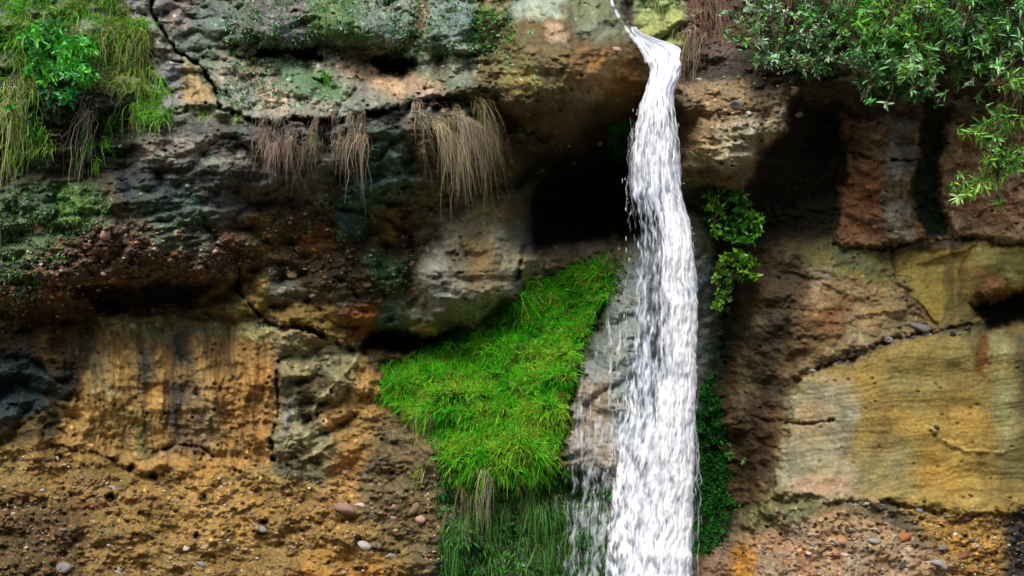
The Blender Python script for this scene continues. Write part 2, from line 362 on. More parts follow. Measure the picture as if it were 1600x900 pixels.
feat([(1250, 480), (1330, 470), (1320, 530), (1250, 545)], (118, 78, 46), soft=12)
line([(1390, 380), (1394, 420), (1396, 442), (1440, 478), (1462, 505)], 3.5, -.04, (96, 62, 40), warp=.3, a=.6)
feat([(1165, 390), (1250, 400), (1262, 460), (1290, 540), (1240, 600), (1215, 700), (1204, 785), (1128, 800), (1135, 600)], (98, 74, 44), soft=14, wet=.2)
feat([(1150, 560), (1180, 480), (1200, 480), (1180, 600), (1150, 680)], (128, 108, 82), soft=8)
feat([(1205, 480), (1240, 480), (1225, 560), (1195, 620)], (58, 40, 24), soft=9)
feat([(1165, 640), (1205, 620), (1200, 760), (1160, 760)], (66, 44, 24), soft=12)
feat([(1245, 602), (1340, 562), (1440, 522), (1600, 505), (1900, 500), (1900, 800), (1480, 805), (1340, 785), (1208, 775), (1220, 680)], (136, 114, 60), soft=9, dh=.05, hs=5)
feat([(1222, 640), (1262, 602), (1332, 590), (1348, 640), (1312, 700), (1332, 732), (1332, 785), (1210, 778)], (152, 138, 112), soft=9, warp=1.5)
feat([(1236, 640), (1290, 620), (1290, 650), (1240, 660)], (158, 132, 102), soft=12)
feat([(1240, 755), (1320, 750), (1325, 775), (1225, 775)], (166, 134, 110), soft=10)
feat([(1400, 640), (1540, 640), (1540, 780), (1440, 780)], (162, 128, 58), soft=30)
feat([(1330, 700), (1420, 690), (1420, 770), (1335, 775)], (138, 122, 80), soft=20)
feat([(1546, 520), (1574, 515), (1588, 660), (1572, 720), (1554, 650)], (146, 136, 88), soft=11)
feat([(1531, 515), (1545, 515), (1545, 560), (1530, 600), (1524, 575)], (120, 78, 28), soft=4, dh=-.04)
feat([(1588, 520), (1900, 510), (1900, 760), (1600, 740)], (74, 70, 52), soft=12)
line([(1455, 670), (1480, 695), (1510, 706), (1570, 706)], 5, .022, (170, 144, 86), warp=.3, a=.5)
line([(1225, 662), (1262, 660), (1300, 655)], 3, -.06, (96, 80, 66), warp=.3)
line([(1245, 598), (1300, 570), (1345, 552), (1400, 528), (1470, 515), (1540, 503)], 6, -.07, (88, 70, 44), warp=.5, a=.6)
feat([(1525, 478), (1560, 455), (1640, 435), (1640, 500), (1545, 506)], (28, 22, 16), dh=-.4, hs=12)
feat([(1520, 425), (1575, 430), (1560, 460), (1530, 470)], (150, 108, 72), soft=8)
line([(1205, 782), (1260, 792), (1340, 788), (1440, 800), (1560, 812)], 6, -.04, (100, 84, 58), warp=.8, a=.5)
feat([(1085, 870), (1200, 812), (1340, 800), (1410, 835), (1500, 870), (1480, 1200), (1085, 1200)], (154, 126, 102), grit=.35, soft=9)
feat([(1200, 770), (1330, 785), (1240, 808), (1180, 830), (1150, 810)], (116, 110, 74), grit=.6, soft=8)
feat([(1140, 850), (1178, 835), (1190, 1000), (1150, 1000)], (178, 124, 48), soft=8)
feat([(1085, 860), (1130, 850), (1140, 1000), (1085, 1000)], (150, 116, 100), soft=8)
blobs(12, [(1200, 820), (1400, 830), (1400, 900), (1200, 900)], (168, 112, 74), (8, 20), .5, 8)
feat([(1400, 795), (1900, 790), (1900, 1200), (1470, 1200), (1500, 870)], (150, 112, 52), grit=.7, soft=12)
feat([(1565, 815), (1600, 790), (1900, 780), (1900, 1200), (1575, 1200)], (44, 42, 42), soft=10, grit=.5)
# --- soil below the grass
feat([(955, 405), (965, 450), (905, 560), (880, 740), (690, 752), (650, 660), (588, 612), (600, 570), (700, 530), (830, 440)], (60, 62, 22), soft=6)
feat([(690, 742), (885, 735), (955, 750), (950, 1200), (690, 1200)], (36, 46, 22), grit=.4, moss=.6, soft=8)
feat([(890, 745), (950, 745), (948, 1000), (890, 1000)], (58, 74, 60), soft=9, wet=.8)

# --- relief
inside = lambda poly, soft=20: ss(-soft, soft, sdist(poly, UW, VW))
sm_r = inside([(1222, 600), (1440, 522), (1900, 500), (1900, 790), (1215, 780)], 15)
sm_r2 = inside([(1395, 402), (1900, 372), (1900, 500), (1460, 506)], 10)
sm_b = inside([(690, 350), (838, 286), (838, 400), (812, 450), (760, 497), (680, 503), (648, 455)], 12)
sm_c = inside([(975, 385), (1092, 340), (1114, 400), (1112, 560), (1080, 1200), (930, 1200), (890, 740), (915, 560)], 12)
flute = inside([(130, 505), (430, 515), (440, 735), (120, 700)], 12)
sm_d = ss(1.1, .75, ((UW-893)/122)**2+((VW-110)/118)**2)*.62
smooth = np.clip(sm_r+sm_r2+sm_b*.55+sm_c*.6+sm_d, 0, 1)
rough = 1-smooth*.85
bl = np.abs(noise(U/105+.5*fbm(U/90, V_/90, 501, 2), V_/62+.5*fbm(U/90, V_/90, 502, 2), 503))+.45*np.abs(noise(U/46, V_/30+.4*fbm(U/50, V_/50, 504, 2), 505))
H += rough*(1-flute)*(np.sqrt(bl+.01)-.5)*.24*(1-.65*ss(690, 760, V_))*(1-.7*ss(1090, 1160, U))
rough = rough*(1-.45*ss(1130, 1200, U)*ss(360, 400, V_)*ss(800, 770, V_))
H += rough*(fbm(U/130, V_/70, 21, 4)*.14 + (ridged(U/75, V_/42, 22, 3)-.55)*.035*(1-flute*.8) + fbm(U/14, V_/10, 23, 3)*.015)
H += smooth*fbm(U/150, V_/90, 24, 3)*.05
w1, w2, wid = worley(U/42+fbm(U/50, V_/50, 3, 2)*.8, V_/26+fbm(U/50, V_/50, 4, 2)*.8, 31)
H += rough*(1-flute)*(-.012*np.exp(-((w2-w1)/.05)**2)*(fbm(U/80, V_/80, 33, 2) > .1) + (wid-.5)*.035)
bed = fbm(U/170, (V_+.10*U+10*fbm(U/80, V_/80, 92, 3))/15, 93, 3)
H += rough*(1-flute)*(np.floor(bed*3.5+.5*fbm(U/30, V_/30, 94, 2))*.009)*ss(760, 640, V_)*(1-.6*ss(1080, 1180, U))
H += (.25+rough)*(fbm(U/5, V_/5, 95, 2)*.0065 + np.clip(fbm(U/7.5, V_/6, 96, 2)-.25, 0, 1)*.02)
strat = fbm(U/190+.1*fbm(U/60, V_/60, 5, 2), (V_+.12*(U-1400)+12*fbm(U/120, V_/120, 6, 2))/4.5, 41, 3)
H += (sm_r+sm_r2*.6)*strat*.0035
fl = fbm(U/16+fbm(U/60, V_/60, 7, 2)*.8, V_/150, 42, 3)
H += flute*(fl*.055+ (ridged(U/36, V_/80, 45, 3)-.5)*.03)
# conglomerate
for sc_, amp, sd0 in ((17, .034, 51), (9, .022, 52), (5, .012, 53)):
    c1, c2, cid = worley(U/sc_+fbm(U/20, V_/20, 55, 2)*.3, V_/(sc_*.75), sd0)
    sel = (cid > .45)
    bump = np.sqrt(np.clip(1-(c1/.48)**2, 0, 1))*sel
    H += GRIT*amp*bump
    tone = np.where(cid > .93, 1.7, np.where(cid > .7, 1.15, .85))[..., None]
    k = (GRIT*(bump > .25)*.75)[..., None]
    RGB *= (1-k)+k*tone*np.stack([1+.15*(cid*7 % 1-.5), np.ones_like(cid), 1+.3*(cid*13 % 1-.3)], -1)
# colour variation with its own shape: mineral mottling, streaks
mot = fbm(U/35, V_/28, 61, 5); mot2 = fbm(U/9, V_/8, 62, 3); hue = fbm(U/70, V_/70, 63, 3)
RGB *= (1+.34*mot*(1-.35*smooth)+.30*mot2*(1-.45*smooth)+.28*fbm(U/3.6, V_/3.3, 97, 2)*(1-.45*smooth))[..., None]
RGB *= np.stack([1+.16*hue, 1+.0*hue, 1-.22*hue], -1)
RGB *= (1+.2*(sm_r+sm_r2*.7)*strat)[..., None]
drip = fbm(U/11+.6*fbm(U/40, V_/40, 9, 2), V_/170, 64, 3)
RGB *= (1-.35*flute*np.clip(drip, 0, 1)*1.4-.2*ss(.1, .6, drip)*rough)[..., None]
# lichen / moss flecks
li = ss(.25, .5, fbm(U/26, V_/22, 71, 5)+.35*MOSS)*ss(0, .15, MOSS+.5*ss(420, 300, V_)*ss(900, 700, U))
k = (li*.42)[..., None]; RGB = RGB*(1-k)+lin((78, 112, 76))*k
fleck = (fbm(U/4.5, V_/4.5, 72, 2) > .62)*ss(.0, .3, li+.15*ss(350, 200, V_)*ss(900, 700, U))
k = (fleck*.7)[..., None]; RGB = RGB*(1-k)+lin((176, 192, 176))*k
RGB *= (1+.6*inside([(745, 90), (1010, 80), (1010, 240), (790, 290)], 30))[..., None]  # light put into the colour: lifts the boulder's dark underside
RGB *= (1+.35*inside([(400, 300), (660, 300), (830, 290), (830, 450), (690, 520), (560, 560), (380, 500)], 30))[..., None]  # rock colour brightened to offset the shade in the left middle
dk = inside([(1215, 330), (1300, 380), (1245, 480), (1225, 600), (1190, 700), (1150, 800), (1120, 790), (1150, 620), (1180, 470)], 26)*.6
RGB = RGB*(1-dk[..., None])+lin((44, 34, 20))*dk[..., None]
stn = fbm((U+.22*(V_-450))/42+.7*fbm(U/90, V_/90, 301, 3), V_/330, 302, 4)
kk = ss(.02, .5, stn)*ss(1120, 1200, U)*(1-.55*sm_r)*.6*ss(820, 740, V_) + ss(.1, .5, stn)*ss(900, 700, U)*.4*ss(780, 700, V_)
RGB = RGB*(1-kk[..., None])+lin((44, 36, 24))*kk[..., None]
WET = np.clip(WET+kk*.6+.5*ss(150, 20, np.abs(U-1030)), 0, 1)
# scattered inclusions and pits of their own colour
p1, p2, pid = worley(U/13, V_/11, 401); pm = ss(.34, .2, p1)*(pid > .9)*rough; pit = ss(.3, .12, p1)*(pid < .06)*(.4+.6*rough)
RGB *= (1+.75*pm*ss(.01, .06, RGB.mean(-1)))[..., None]; RGB *= (1-.6*pit)[..., None]
H += pm*.012-pit*.03
RGB *= np.array([.93, 1.0, .86])
lum = RGB@np.array([.3, .6, .1]); RGB = np.clip(lum[..., None]+(RGB-lum[..., None])*.95, .004, .85)

def P3(u, v, h):
    s = (D-h)/D
    return np.stack([(u-800)/200*s, -h, ZC-(v-450)/200*s], -1)
PW = P3(U, V_, H)
ny, nx = U.shape
idx = np.arange(ny*nx).reshape(ny, nx)
F = np.stack([idx[:-1, :-1], idx[1:, :-1], idx[1:, 1:], idx[:-1, 1:]], -1).reshape(-1, 4)

def sampleH(u, v, A=None):
    A = H if A is None else A
    u = np.asarray(u, float); v = np.asarray(v, float)
    i = np.clip(np.searchsorted(AU, u)-1, 0, len(AU)-2); j = np.clip(np.searchsorted(AV, v)-1, 0, len(AV)-2)
    tx = np.clip((u-AU[i])/(AU[i+1]-AU[i]), 0, 1); ty = np.clip((v-AV[j])/(AV[j+1]-AV[j]), 0, 1)
    return A[j, i]*(1-tx)*(1-ty)+A[j, i+1]*tx*(1-ty)+A[j+1, i]*(1-tx)*ty+A[j+1, i+1]*tx*ty
def surf(u, v, lift=0.0): return P3(np.asarray(u, float), np.asarray(v, float), sampleH(u, v)+lift)
def normal(u, v, e=5):
    a = surf(u+e, v)-surf(u-e, v); b = surf(u, v-e)-surf(u, v+e)
    n = np.cross(a, b); n /= np.linalg.norm(n, axis=-1, keepdims=True)+1e-9
    return n      # points to -y (camera) side
# ------------------------------------------------------------------ materials
def new_mat(name):
    m = bpy.data.materials.new(name); m.use_nodes = True
    return m, m.node_tree.nodes, m.node_tree.links, m.node_tree.nodes['Principled BSDF']
def N(ns, t, **k):
    n = ns.new(t)
    for a, b in k.items():
        if a in n.inputs.keys(): n.inputs[a].default_value = b
        else: setattr(n, a, b)
    return n
def mat_rock():
    m, ns, lk, p = new_mat('rock')
    at = N(ns, 'ShaderNodeVertexColor'); at.layer_name = 'Col'
    geo = N(ns, 'ShaderNodeTexCoord')
    n1 = N(ns, 'ShaderNodeTexNoise', Scale=38.0, Detail=7.0, Roughness=.7)
    n2 = N(ns, 'ShaderNodeTexNoise', Scale=9.0, Detail=6.0, Roughness=.65)
    vo = N(ns, 'ShaderNodeTexVoronoi', Scale=55.0)
    for n in (n1, n2, vo): lk.new(geo.outputs['Object'], n.inputs['Vector'])
    mr = N(ns, 'ShaderNodeMapRange'); mr.inputs['From Min'].default_value = .3; mr.inputs['From Max'].default_value = .7
    mr.inputs['To Min'].default_value = .72; mr.inputs['To Max'].default_value = 1.3
    lk.new(n1.outputs['Fac'], mr.inputs['Value'])
    mx = N(ns, 'ShaderNodeVectorMath', operation='SCALE'); lk.new(at.outputs['Color'], mx.inputs[0]); lk.new(mr.outputs[0], mx.inputs['Scale'])
    lk.new(mx.outputs[0], p.inputs['Base Color'])
    ad = N(ns, 'ShaderNodeMath', operation='ADD'); lk.new(n1.outputs['Fac'], ad.inputs[0]); lk.new(n2.outputs['Fac'], ad.inputs[1])
    gr = N(ns, 'ShaderNodeAttribute'); gr.attribute_name = 'grit'
    vm = N(ns, 'ShaderNodeMath', operation='MULTIPLY'); lk.new(vo.outputs['Distance'], vm.inputs[0]); lk.new(gr.outputs['Fac'], vm.inputs[1])
    sb = N(ns, 'ShaderNodeMath', operation='SUBTRACT'); lk.new(ad.outputs[0], sb.inputs[0]); lk.new(vm.outputs[0], sb.inputs[1])
    rg = N(ns, 'ShaderNodeAttribute'); rg.attribute_name = 'rough'
    bp = N(ns, 'ShaderNodeBump', Distance=.018); lk.new(rg.outputs['Fac'], bp.inputs['Strength'])
    lk.new(sb.outputs[0], bp.inputs['Height']); lk.new(bp.outputs[0], p.inputs['Normal'])
    wt = N(ns, 'ShaderNodeAttribute'); wt.attribute_name = 'wet'
    r = N(ns, 'ShaderNodeMapRange'); r.inputs['To Min'].default_value = .85; r.inputs['To Max'].default_value = .28
    lk.new(wt.outputs['Fac'], r.inputs['Value']); lk.new(r.outputs[0], p.inputs['Roughness'])
    p.inputs['Specular IOR Level'].default_value = .3
    return m
def mat_leaf(name, rough=.45, spec=.4, transl=.35):
    m, ns, lk, p = new_mat(name)
    at = N(ns, 'ShaderNodeVertexColor'); at.layer_name = 'Col'
    nz = N(ns, 'ShaderNodeTexNoise', Scale=60.0, Detail=2.0)
    mr = N(ns, 'ShaderNodeMapRange'); mr.inputs['To Min'].default_value = .7; mr.inputs['To Max'].default_value = 1.3
    lk.new(nz.outputs['Fac'], mr.inputs['Value'])
    mx = N(ns, 'ShaderNodeVectorMath', operation='SCALE'); lk.new(at.outputs['Color'], mx.inputs[0]); lk.new(mr.outputs[0], mx.inputs['Scale'])
    lk.new(mx.outputs[0], p.inputs['Base Color'])
    p.inputs['Roughness'].default_value = rough; p.inputs['Specular IOR Level'].default_value = spec
    if transl:
        tr = N(ns, 'ShaderNodeBsdfTranslucent'); lk.new(mx.outputs[0], tr.inputs['Color'])
        ms = N(ns, 'ShaderNodeMixShader', Fac=transl); lk.new(p.outputs[0], ms.inputs[1]); lk.new(tr.outputs[0], ms.inputs[2])
        lk.new(ms.outputs[0], ns['Material Output'].inputs['Surface'])
    return m
def mat_stone(name, c1, c2):
    m, ns, lk, p = new_mat(name)
    oi = N(ns, 'ShaderNodeObjectInfo'); tc = N(ns, 'ShaderNodeTexCoord')
    nz = N(ns, 'ShaderNodeTexNoise', Scale=14.0, Detail=6.0, Roughness=.7); lk.new(tc.outputs['Object'], nz.inputs['Vector'])
    cr = N(ns, 'ShaderNodeValToRGB'); cr.color_ramp.elements[0].color = (*lin(c1), 1); cr.color_ramp.elements[1].color = (*lin(c2), 1)
    cr.color_ramp.elements[0].position = .3; cr.color_ramp.elements[1].position = .7
    lk.new(nz.outputs['Fac'], cr.inputs[0])
    mr = N(ns, 'ShaderNodeMapRange'); mr.inputs['To Min'].default_value = .55; mr.inputs['To Max'].default_value = 1.25
    lk.new(oi.outputs['Random'], mr.inputs['Value'])
    mx = N(ns, 'ShaderNodeVectorMath', operation='SCALE'); lk.new(cr.outputs[0], mx.inputs[0]); lk.new(mr.outputs[0], mx.inputs['Scale'])
    lk.new(mx.outputs[0], p.inputs['Base Color']); p.inputs['Roughness'].default_value = .7
    bp = N(ns, 'ShaderNodeBump', Distance=.02, Strength=.5); lk.new(nz.outputs['Fac'], bp.inputs['Height']); lk.new(bp.outputs[0], p.inputs['Normal'])
    return m
M_ROCK = mat_rock()
M_GRASS = mat_leaf('grass_blade', .5, .3, .4)
M_DRY = mat_leaf('dry_grass', .8, .1, .2)
M_LEAF = mat_leaf('leaf', .32, .55, .3)
M_MOSS = mat_leaf('moss', .8, .15, .2)
M_WOOD = mat_leaf('bark', .85, .1, 0)

# ------------------------------------------------------------------ cliff, ground
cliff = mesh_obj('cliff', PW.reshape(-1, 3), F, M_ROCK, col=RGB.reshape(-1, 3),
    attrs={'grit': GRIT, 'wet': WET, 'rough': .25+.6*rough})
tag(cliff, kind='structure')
# valley floor, with an unseen gorge slope added behind the camera to block low sky
gx = np.linspace(-60, 60, 121); gy = np.concatenate([np.linspace(-70, -12, 60), np.linspace(-11.5, 0.4, 30)])
GX, GY = np.meshgrid(gx, gy)
GZ = fbm(GX/3, GY/3, 81, 4)*.25+.0 + np.clip(-15.5-GY, 0, 14)*1.05 + np.clip(-30-GY, 0, 60)*.15
GZ = GZ-.45*np.exp(-((GX-1.2)/2.6)**2-((GY+1.8)/2.2)**2)
gi = np.arange(GX.size).reshape(GX.shape)
GF = np.stack([gi[:-1, :-1], gi[:-1, 1:], gi[1:, 1:], gi[1:, :-1]], -1).reshape(-1, 4)
gc = np.where((GY < -14)[..., None], lin((58, 72, 36)), lin((96, 82, 60)))*(1+.5*fbm(GX/2, GY/2, 82, 3))[..., None]
gnd = mesh_obj('ground', np.stack([GX, GY, GZ-.05], -1).reshape(-1, 3), GF, M_ROCK, col=np.clip(gc, .01, 1).reshape(-1, 3),
    attrs={'grit': np.full(GX.shape, .4), 'wet': np.zeros(GX.shape), 'rough': np.full(GX.shape, .7)})
tag(gnd, kind='structure')
mp, ns, lk, p = new_mat('pool_water')
p.inputs['Base Color'].default_value = (.05, .08, .07, 1); p.inputs['Roughness'].default_value = .08
nz = N(ns, 'ShaderNodeTexNoise', Scale=6.0, Detail=3.0); bp = N(ns, 'ShaderNodeBump', Strength=.4, Distance=.05)
lk.new(nz.outputs['Fac'], bp.inputs['Height']); lk.new(bp.outputs[0], p.inputs['Normal'])
t = np.linspace(0, 2*math.pi, 49)[:-1]; rr = 1+.08*np.sin(3*t)+.05*np.sin(7*t+1)
pv = np.concatenate([[[1.2, -1.8, -.12]], np.stack([1.2+2.6*rr*np.cos(t), -1.8+1.9*rr*np.sin(t), np.full(48, -.12)], -1)])
pf = np.array([[0, 1+i, 1+(i+1) % 48] for i in range(48)])
tag(mesh_obj('pool_water', pv, pf, mp), kind='structure')

# ------------------------------------------------------------------ waterfall
EV = [42, 52, 62, 70, 76, 95, 118, 135, 160, 200, 250, 300, 350, 400, 450, 500, 560, 620, 700, 800, 920, 990]
EL = [984, 987, 992, 998, 1004, 1013, 1015, 1009, 1002, 991, 986, 985, 986, 985, 980, 976, 974, 968, 960, 952, 944, 936]
ER = [991, 1004, 1030, 1056, 1065, 1067, 1064, 1055, 1053, 1059, 1063, 1066, 1078, 1085, 1089, 1090, 1088, 1087, 1085, 1082, 1079, 1078]
EH = [-.02, .12, .35, .52, .62, .74, .80, .84, .88, .92, .96, 1.0, 1.04, 1.08, 1.10, 1.13, 1.16, 1.2, 1.25, 1.3, 1.4, 1.45]
_v = np.arange(-60, 1010, 1.0); _k = np.exp(-(np.arange(-24, 25)/5.5)**2); _k /= _k.sum()
EL, ER, EH = [np.convolve(np.pad(np.interp(_v, EV, a), 24, 'edge'), k_, 'valid') for a, k_ in ((EL, _k), (ER, _k), (EH, _k))]; EV = _v
vv = np.arange(42, 990, 1.7)
def water_layer(name, parent, off, w0, w1, seed, thr, alpha, ns_=110, edge=.5, mat=None, vlo=-40, film=False):
    v = vv[vv >= vlo]; s = np.linspace(0, 1, ns_)
    S, VV = np.meshgrid(s, v)
    s2 = w0+(w1-w0)*S
    l = np.interp(VV, EV, EL); r = np.interp(VV, EV, ER); h = np.interp(VV, EV, EH)
    lipm = ss(150, 80, VV)
    jl = noise(VV/37, VV*0, seed+1)*3+noise(VV/13, VV*0, seed+2)*(1+2*lipm); jr = noise(VV/41, VV*0, seed+3)*3+noise(VV/12, VV*0, seed+4)*(1+2.5*lipm)
    u = l+jl+(r+jr-l-jl)*s2
    fall = ss(70, 220, VV)
    y = VV-.00*VV
    su = 1/7.2                                   # strand noise follows the flow
    q = (s2-.5)*88+2.6*fbm(u/26, VV/70, seed+7, 2)+500
    n1 = fbm(q*su, y/(38), seed, 4, g=.58); n2 = fbm(q/2.6, y/17, seed+9, 2, g=.5); n3 = fbm(u/38, y/110, seed+13, 3)
    lip = ss(150, 60, VV); nl = fbm(s2*9+VV/60, VV/55-s2*2, seed+17, 3)
    left = ss(250, 340, VV)*ss(720, 560, VV)*(ss(.75, .3, s2))
    foam = .62+.46*n1+.30*n2+.3*n3+.25*lip*nl-.40*left+.22*ss(.55, .9, s2)*ss(280, 380, VV)
    cur = np.sin(np.pi*np.clip(s2, 0, 1))**.7
    hh = h+off+.14*cur*fall+.05*cur+(.014*n1+.004*n2)*fall+lip*.06*nl
    edgef = ss(0, .30*ss(180, 420, VV)+.1, s2)*ss(1, .9, s2) if edge else 1
    rag = foam*1.3+edgef*1.5-edge-.3
    if film: hh = np.maximum(hh-.05, sampleH(u, VV)+.03); rag = rag-.1-1.1*ss(.05, -.45, s2)-.8*ss(520, 460, VV)-.3*ss(730, 780, VV)
    a = np.clip(ss(thr-.38, thr+.38, foam)*alpha+(1-alpha)*.0, 0, 1)*ss(.0, .55, rag)
    pts = P3(u, VV, hh); n_, m_ = S.shape
    i = np.arange(n_*m_).reshape(n_, m_)
    f = np.stack([i[:-1, :-1], i[1:, :-1], i[1:, 1:], i[:-1, 1:]], -1).reshape(-1, 4)
    return mesh_obj(name, pts.reshape(-1, 3), f, mat, parent, attrs={'foam': foam, 'alpha': a})
def mat_water(name, lo, hi, f0, f1, rough):
    m, ns, lk, p = new_mat(name)
    fo = N(ns, 'ShaderNodeAttribute'); fo.attribute_name = 'foam'; al = N(ns, 'ShaderNodeAttribute'); al.attribute_name = 'alpha'
    tc = N(ns, 'ShaderNodeTexCoord'); mp_ = N(ns, 'ShaderNodeMapping'); mp_.inputs['Scale'].default_value = (55, 4, 5)
    lk.new(tc.outputs['Object'], mp_.inputs[0]); nz = N(ns, 'ShaderNodeTexNoise', Scale=1.0, Detail=4.0, Roughness=.6); lk.new(mp_.outputs[0], nz.inputs['Vector'])
    ad = N(ns, 'ShaderNodeMath', operation='MULTIPLY_ADD'); lk.new(nz.outputs['Fac'], ad.inputs[0]); ad.inputs[1].default_value = .8; lk.new(fo.outputs['Fac'], ad.inputs[2])
    mr = N(ns, 'ShaderNodeMapRange'); mr.inputs['From Min'].default_value = f0+.4; mr.inputs['From Max'].default_value = f1+.4
    lk.new(ad.outputs[0], mr.inputs['Value'])
    mx = N(ns, 'ShaderNodeMix', data_type='RGBA'); mx.inputs['A'].default_value = (*lo, 1); mx.inputs['B'].default_value = (*hi, 1)
    lk.new(mr.outputs[0], mx.inputs[0]); lk.new(mx.outputs[2], p.inputs['Base Color'])
    p.inputs['Roughness'].default_value = rough; p.inputs['IOR'].default_value = 1.33
    bp = N(ns, 'ShaderNodeBump', Strength=.15, Distance=.01); lk.new(ad.outputs[0], bp.inputs['Height']); lk.new(bp.outputs[0], p.inputs['Normal'])
    lk.new(al.outputs['Fac'], p.inputs['Alpha'])
    return m
M_W1 = mat_water('water_body', (.2, .26, .33), (.74, .77, .84), .05, .85, .3)
M_W2 = mat_water('water_foam', (.76, .80, .87), (.95, .95, .96), .3, .9, .35)
M_W3 = mat_water('water_film', (.35, .42, .47), (.75, .79, .85), .3, .8, .15)
wf = empty('waterfall', (1.1, -1.3, .0))
def WL(*a, **k):
    o = water_layer(*a, **k); o.matrix_parent_inverse = wf.matrix_world.inverted(); return o
bpy.context.view_layer.update()
tag(wf, 'white waterfall dropping from a notch in the clifftop down a grey rock column', 'waterfall', kind='structure')
WL('falling_water', wf, 0.0, 0, 1, 100, .34, 1.0, mat=M_W1, edge=.35)
WL('foam', wf, .06, 0, 1, 140, .68, 1.0, mat=M_W2, edge=.5)
WL('foam', wf, .10, .5, 1.0, 180, .50, 1.0, ns_=60, mat=M_W2, edge=.5, vlo=330)
WL('water_film', wf, 0, -.5, .35, 220, .82, .5, ns_=90, mat=M_W3, edge=0, vlo=470, film=True)
# thin trickles on the column left of the main fall and down the green wall
def trickles():
    Vs, Fs, fo, al = [], [], [], []; base = 0
    g = np.random.default_rng(5)
    specs = []
    P = np.array([(951, -25), (957, 8), (968, 30), (982, 50), (996, 66), (1008, 82), (1014, 96)], float); t = np.linspace(0, 6, 50)
    pu = np.interp(t, range(7), P[:, 0]); pv_ = np.interp(t, range(7), P[:, 1])
    ph_ = np.maximum(sampleH(pu, pv_), np.interp(t, range(7), [-.1, .0, .1, .2, .45, .65, .75]))+.04; wd_ = np.interp(t, [0, 4, 6], [2.2, 3.5, 6])+noise(t*3, t*0, 4)
    Vs.append(np.stack([P3(pu-wd_, pv_+wd_*.5, ph_), P3(pu, pv_, ph_+.015), P3(pu+wd_, pv_-wd_*.5, ph_)], 1).reshape(-1, 3)); k = np.arange(49)*3
    Fs.append(np.concatenate([np.stack([k, k+3, k+4, k+1], -1), np.stack([k+1, k+4, k+5, k+2], -1)])); fo.append(np.full(150, .8)); al.append(np.tile([.3, .9, .3], 50)*np.repeat(.75+.35*noise(t*4, t*0, 6), 3)); base = 150
    for i in range(26):
        u0 = g.uniform(905, 985); specs.append((u0, g.uniform(440, 640), g.uniform(60, 230), g.uniform(1.0, 3.2)))
    for i in range(22):
        u0 = g.uniform(868, 955); specs.append((u0, g.uniform(745, 800), g.uniform(70, 160), g.uniform(.7, 1.6)))
    for i in range(16):
        specs.append((g.uniform(983, 992), g.uniform(180, 250), g.uniform(50, 150), g.uniform(.8, 1.8)))
    for i in range(20):
        specs.append((g.uniform(1076, 1090), g.uniform(560, 800), g.uniform(60, 200), g.uniform(1, 2)))
    for u0, v0, L, wd in specs:
        n = int(L/3)+2; v = np.linspace(v0, min(v0+L, 985), n); u = u0+np.cumsum(g.normal(0, .8, n))-(v-v0)*.04*(u0 < 970)
        if v0 < 300 or u0 > 1070: hb = np.interp(v, EV, EH)+.05
        else: hb = sampleH(u, v)+.03
        hb = np.convolve(np.pad(hb, 3, 'edge'), np.ones(7)/7, 'valid')
        hb = np.maximum(hb, sampleH(u, v)+.015)
        tw = wd*np.sin(np.linspace(.15, np.pi-.05, n))**.5
        a = P3(u-tw, v, hb); c = P3(u, v, hb+.012); b = P3(u+tw, v, hb)
        Vs.append(np.stack([a, c, b], 1).reshape(-1, 3))
        k = np.arange(n-1)*3+base
        Fs.append(np.concatenate([np.stack([k, k+3, k+4, k+1], -1), np.stack([k+1, k+4, k+5, k+2], -1)]))
        f = .4+g.uniform(-.1, .5)+.3*noise(v/12, v*0+u0, 3); fo.append(np.repeat(f, 3)); al.append(np.repeat(np.clip(f*.5*ss(-.4, .3, noise(v/17, v*0+u0*3, 8)), 0, .55), 3)*np.tile([.3, 1, .3], n)); base += n*3
    o = mesh_obj('trickles', np.concatenate(Vs), np.concatenate(Fs), M_W3, wf, attrs={'foam': np.concatenate(fo), 'alpha': np.concatenate(al)})
    o.matrix_parent_inverse = wf.matrix_world.inverted()
trickles()
# droplets thrown off the edges
import bmesh
def ico(sub=1):
    bm = bmesh.new(); bmesh.ops.create_icosphere(bm, subdivisions=sub, radius=1)
    v = np.array([x.co[:] for x in bm.verts]); f = np.array([[y.index for y in x.verts] for x in bm.faces]); bm.free(); return v, f
IV, IF = ico(1)
def scatter_ico(pts, scl, V0=IV, F0=IF):
    n = len(pts); V = pts[:, None, :]+V0[None]*scl[:, None, :]
    return V.reshape(-1, 3), (F0[None]+np.arange(n)[:, None, None]*len(V0)).reshape(-1, 3)
n = 60; v = rng.uniform(170, 900, n); side = rng.random(n) < .8
u = np.where(side, np.interp(v, EV, EL)-np.abs(rng.normal(0, 5+v*.01, n)), np.interp(v, EV, ER)+np.abs(rng.normal(0, 2.5, n)))
dv, df = scatter_ico(P3(u, v, np.interp(v, EV, EH)+rng.uniform(0, .2, n)), np.stack([rng.uniform(.0012, .0035, n)]*2+[rng.uniform(.004, .022, n)], -1))
o = mesh_obj('droplets', dv, df, M_W2, wf, attrs={'foam': np.full(len(dv), .8), 'alpha': np.full(len(dv), .9)}); o.matrix_parent_inverse = wf.matrix_world.inverted()

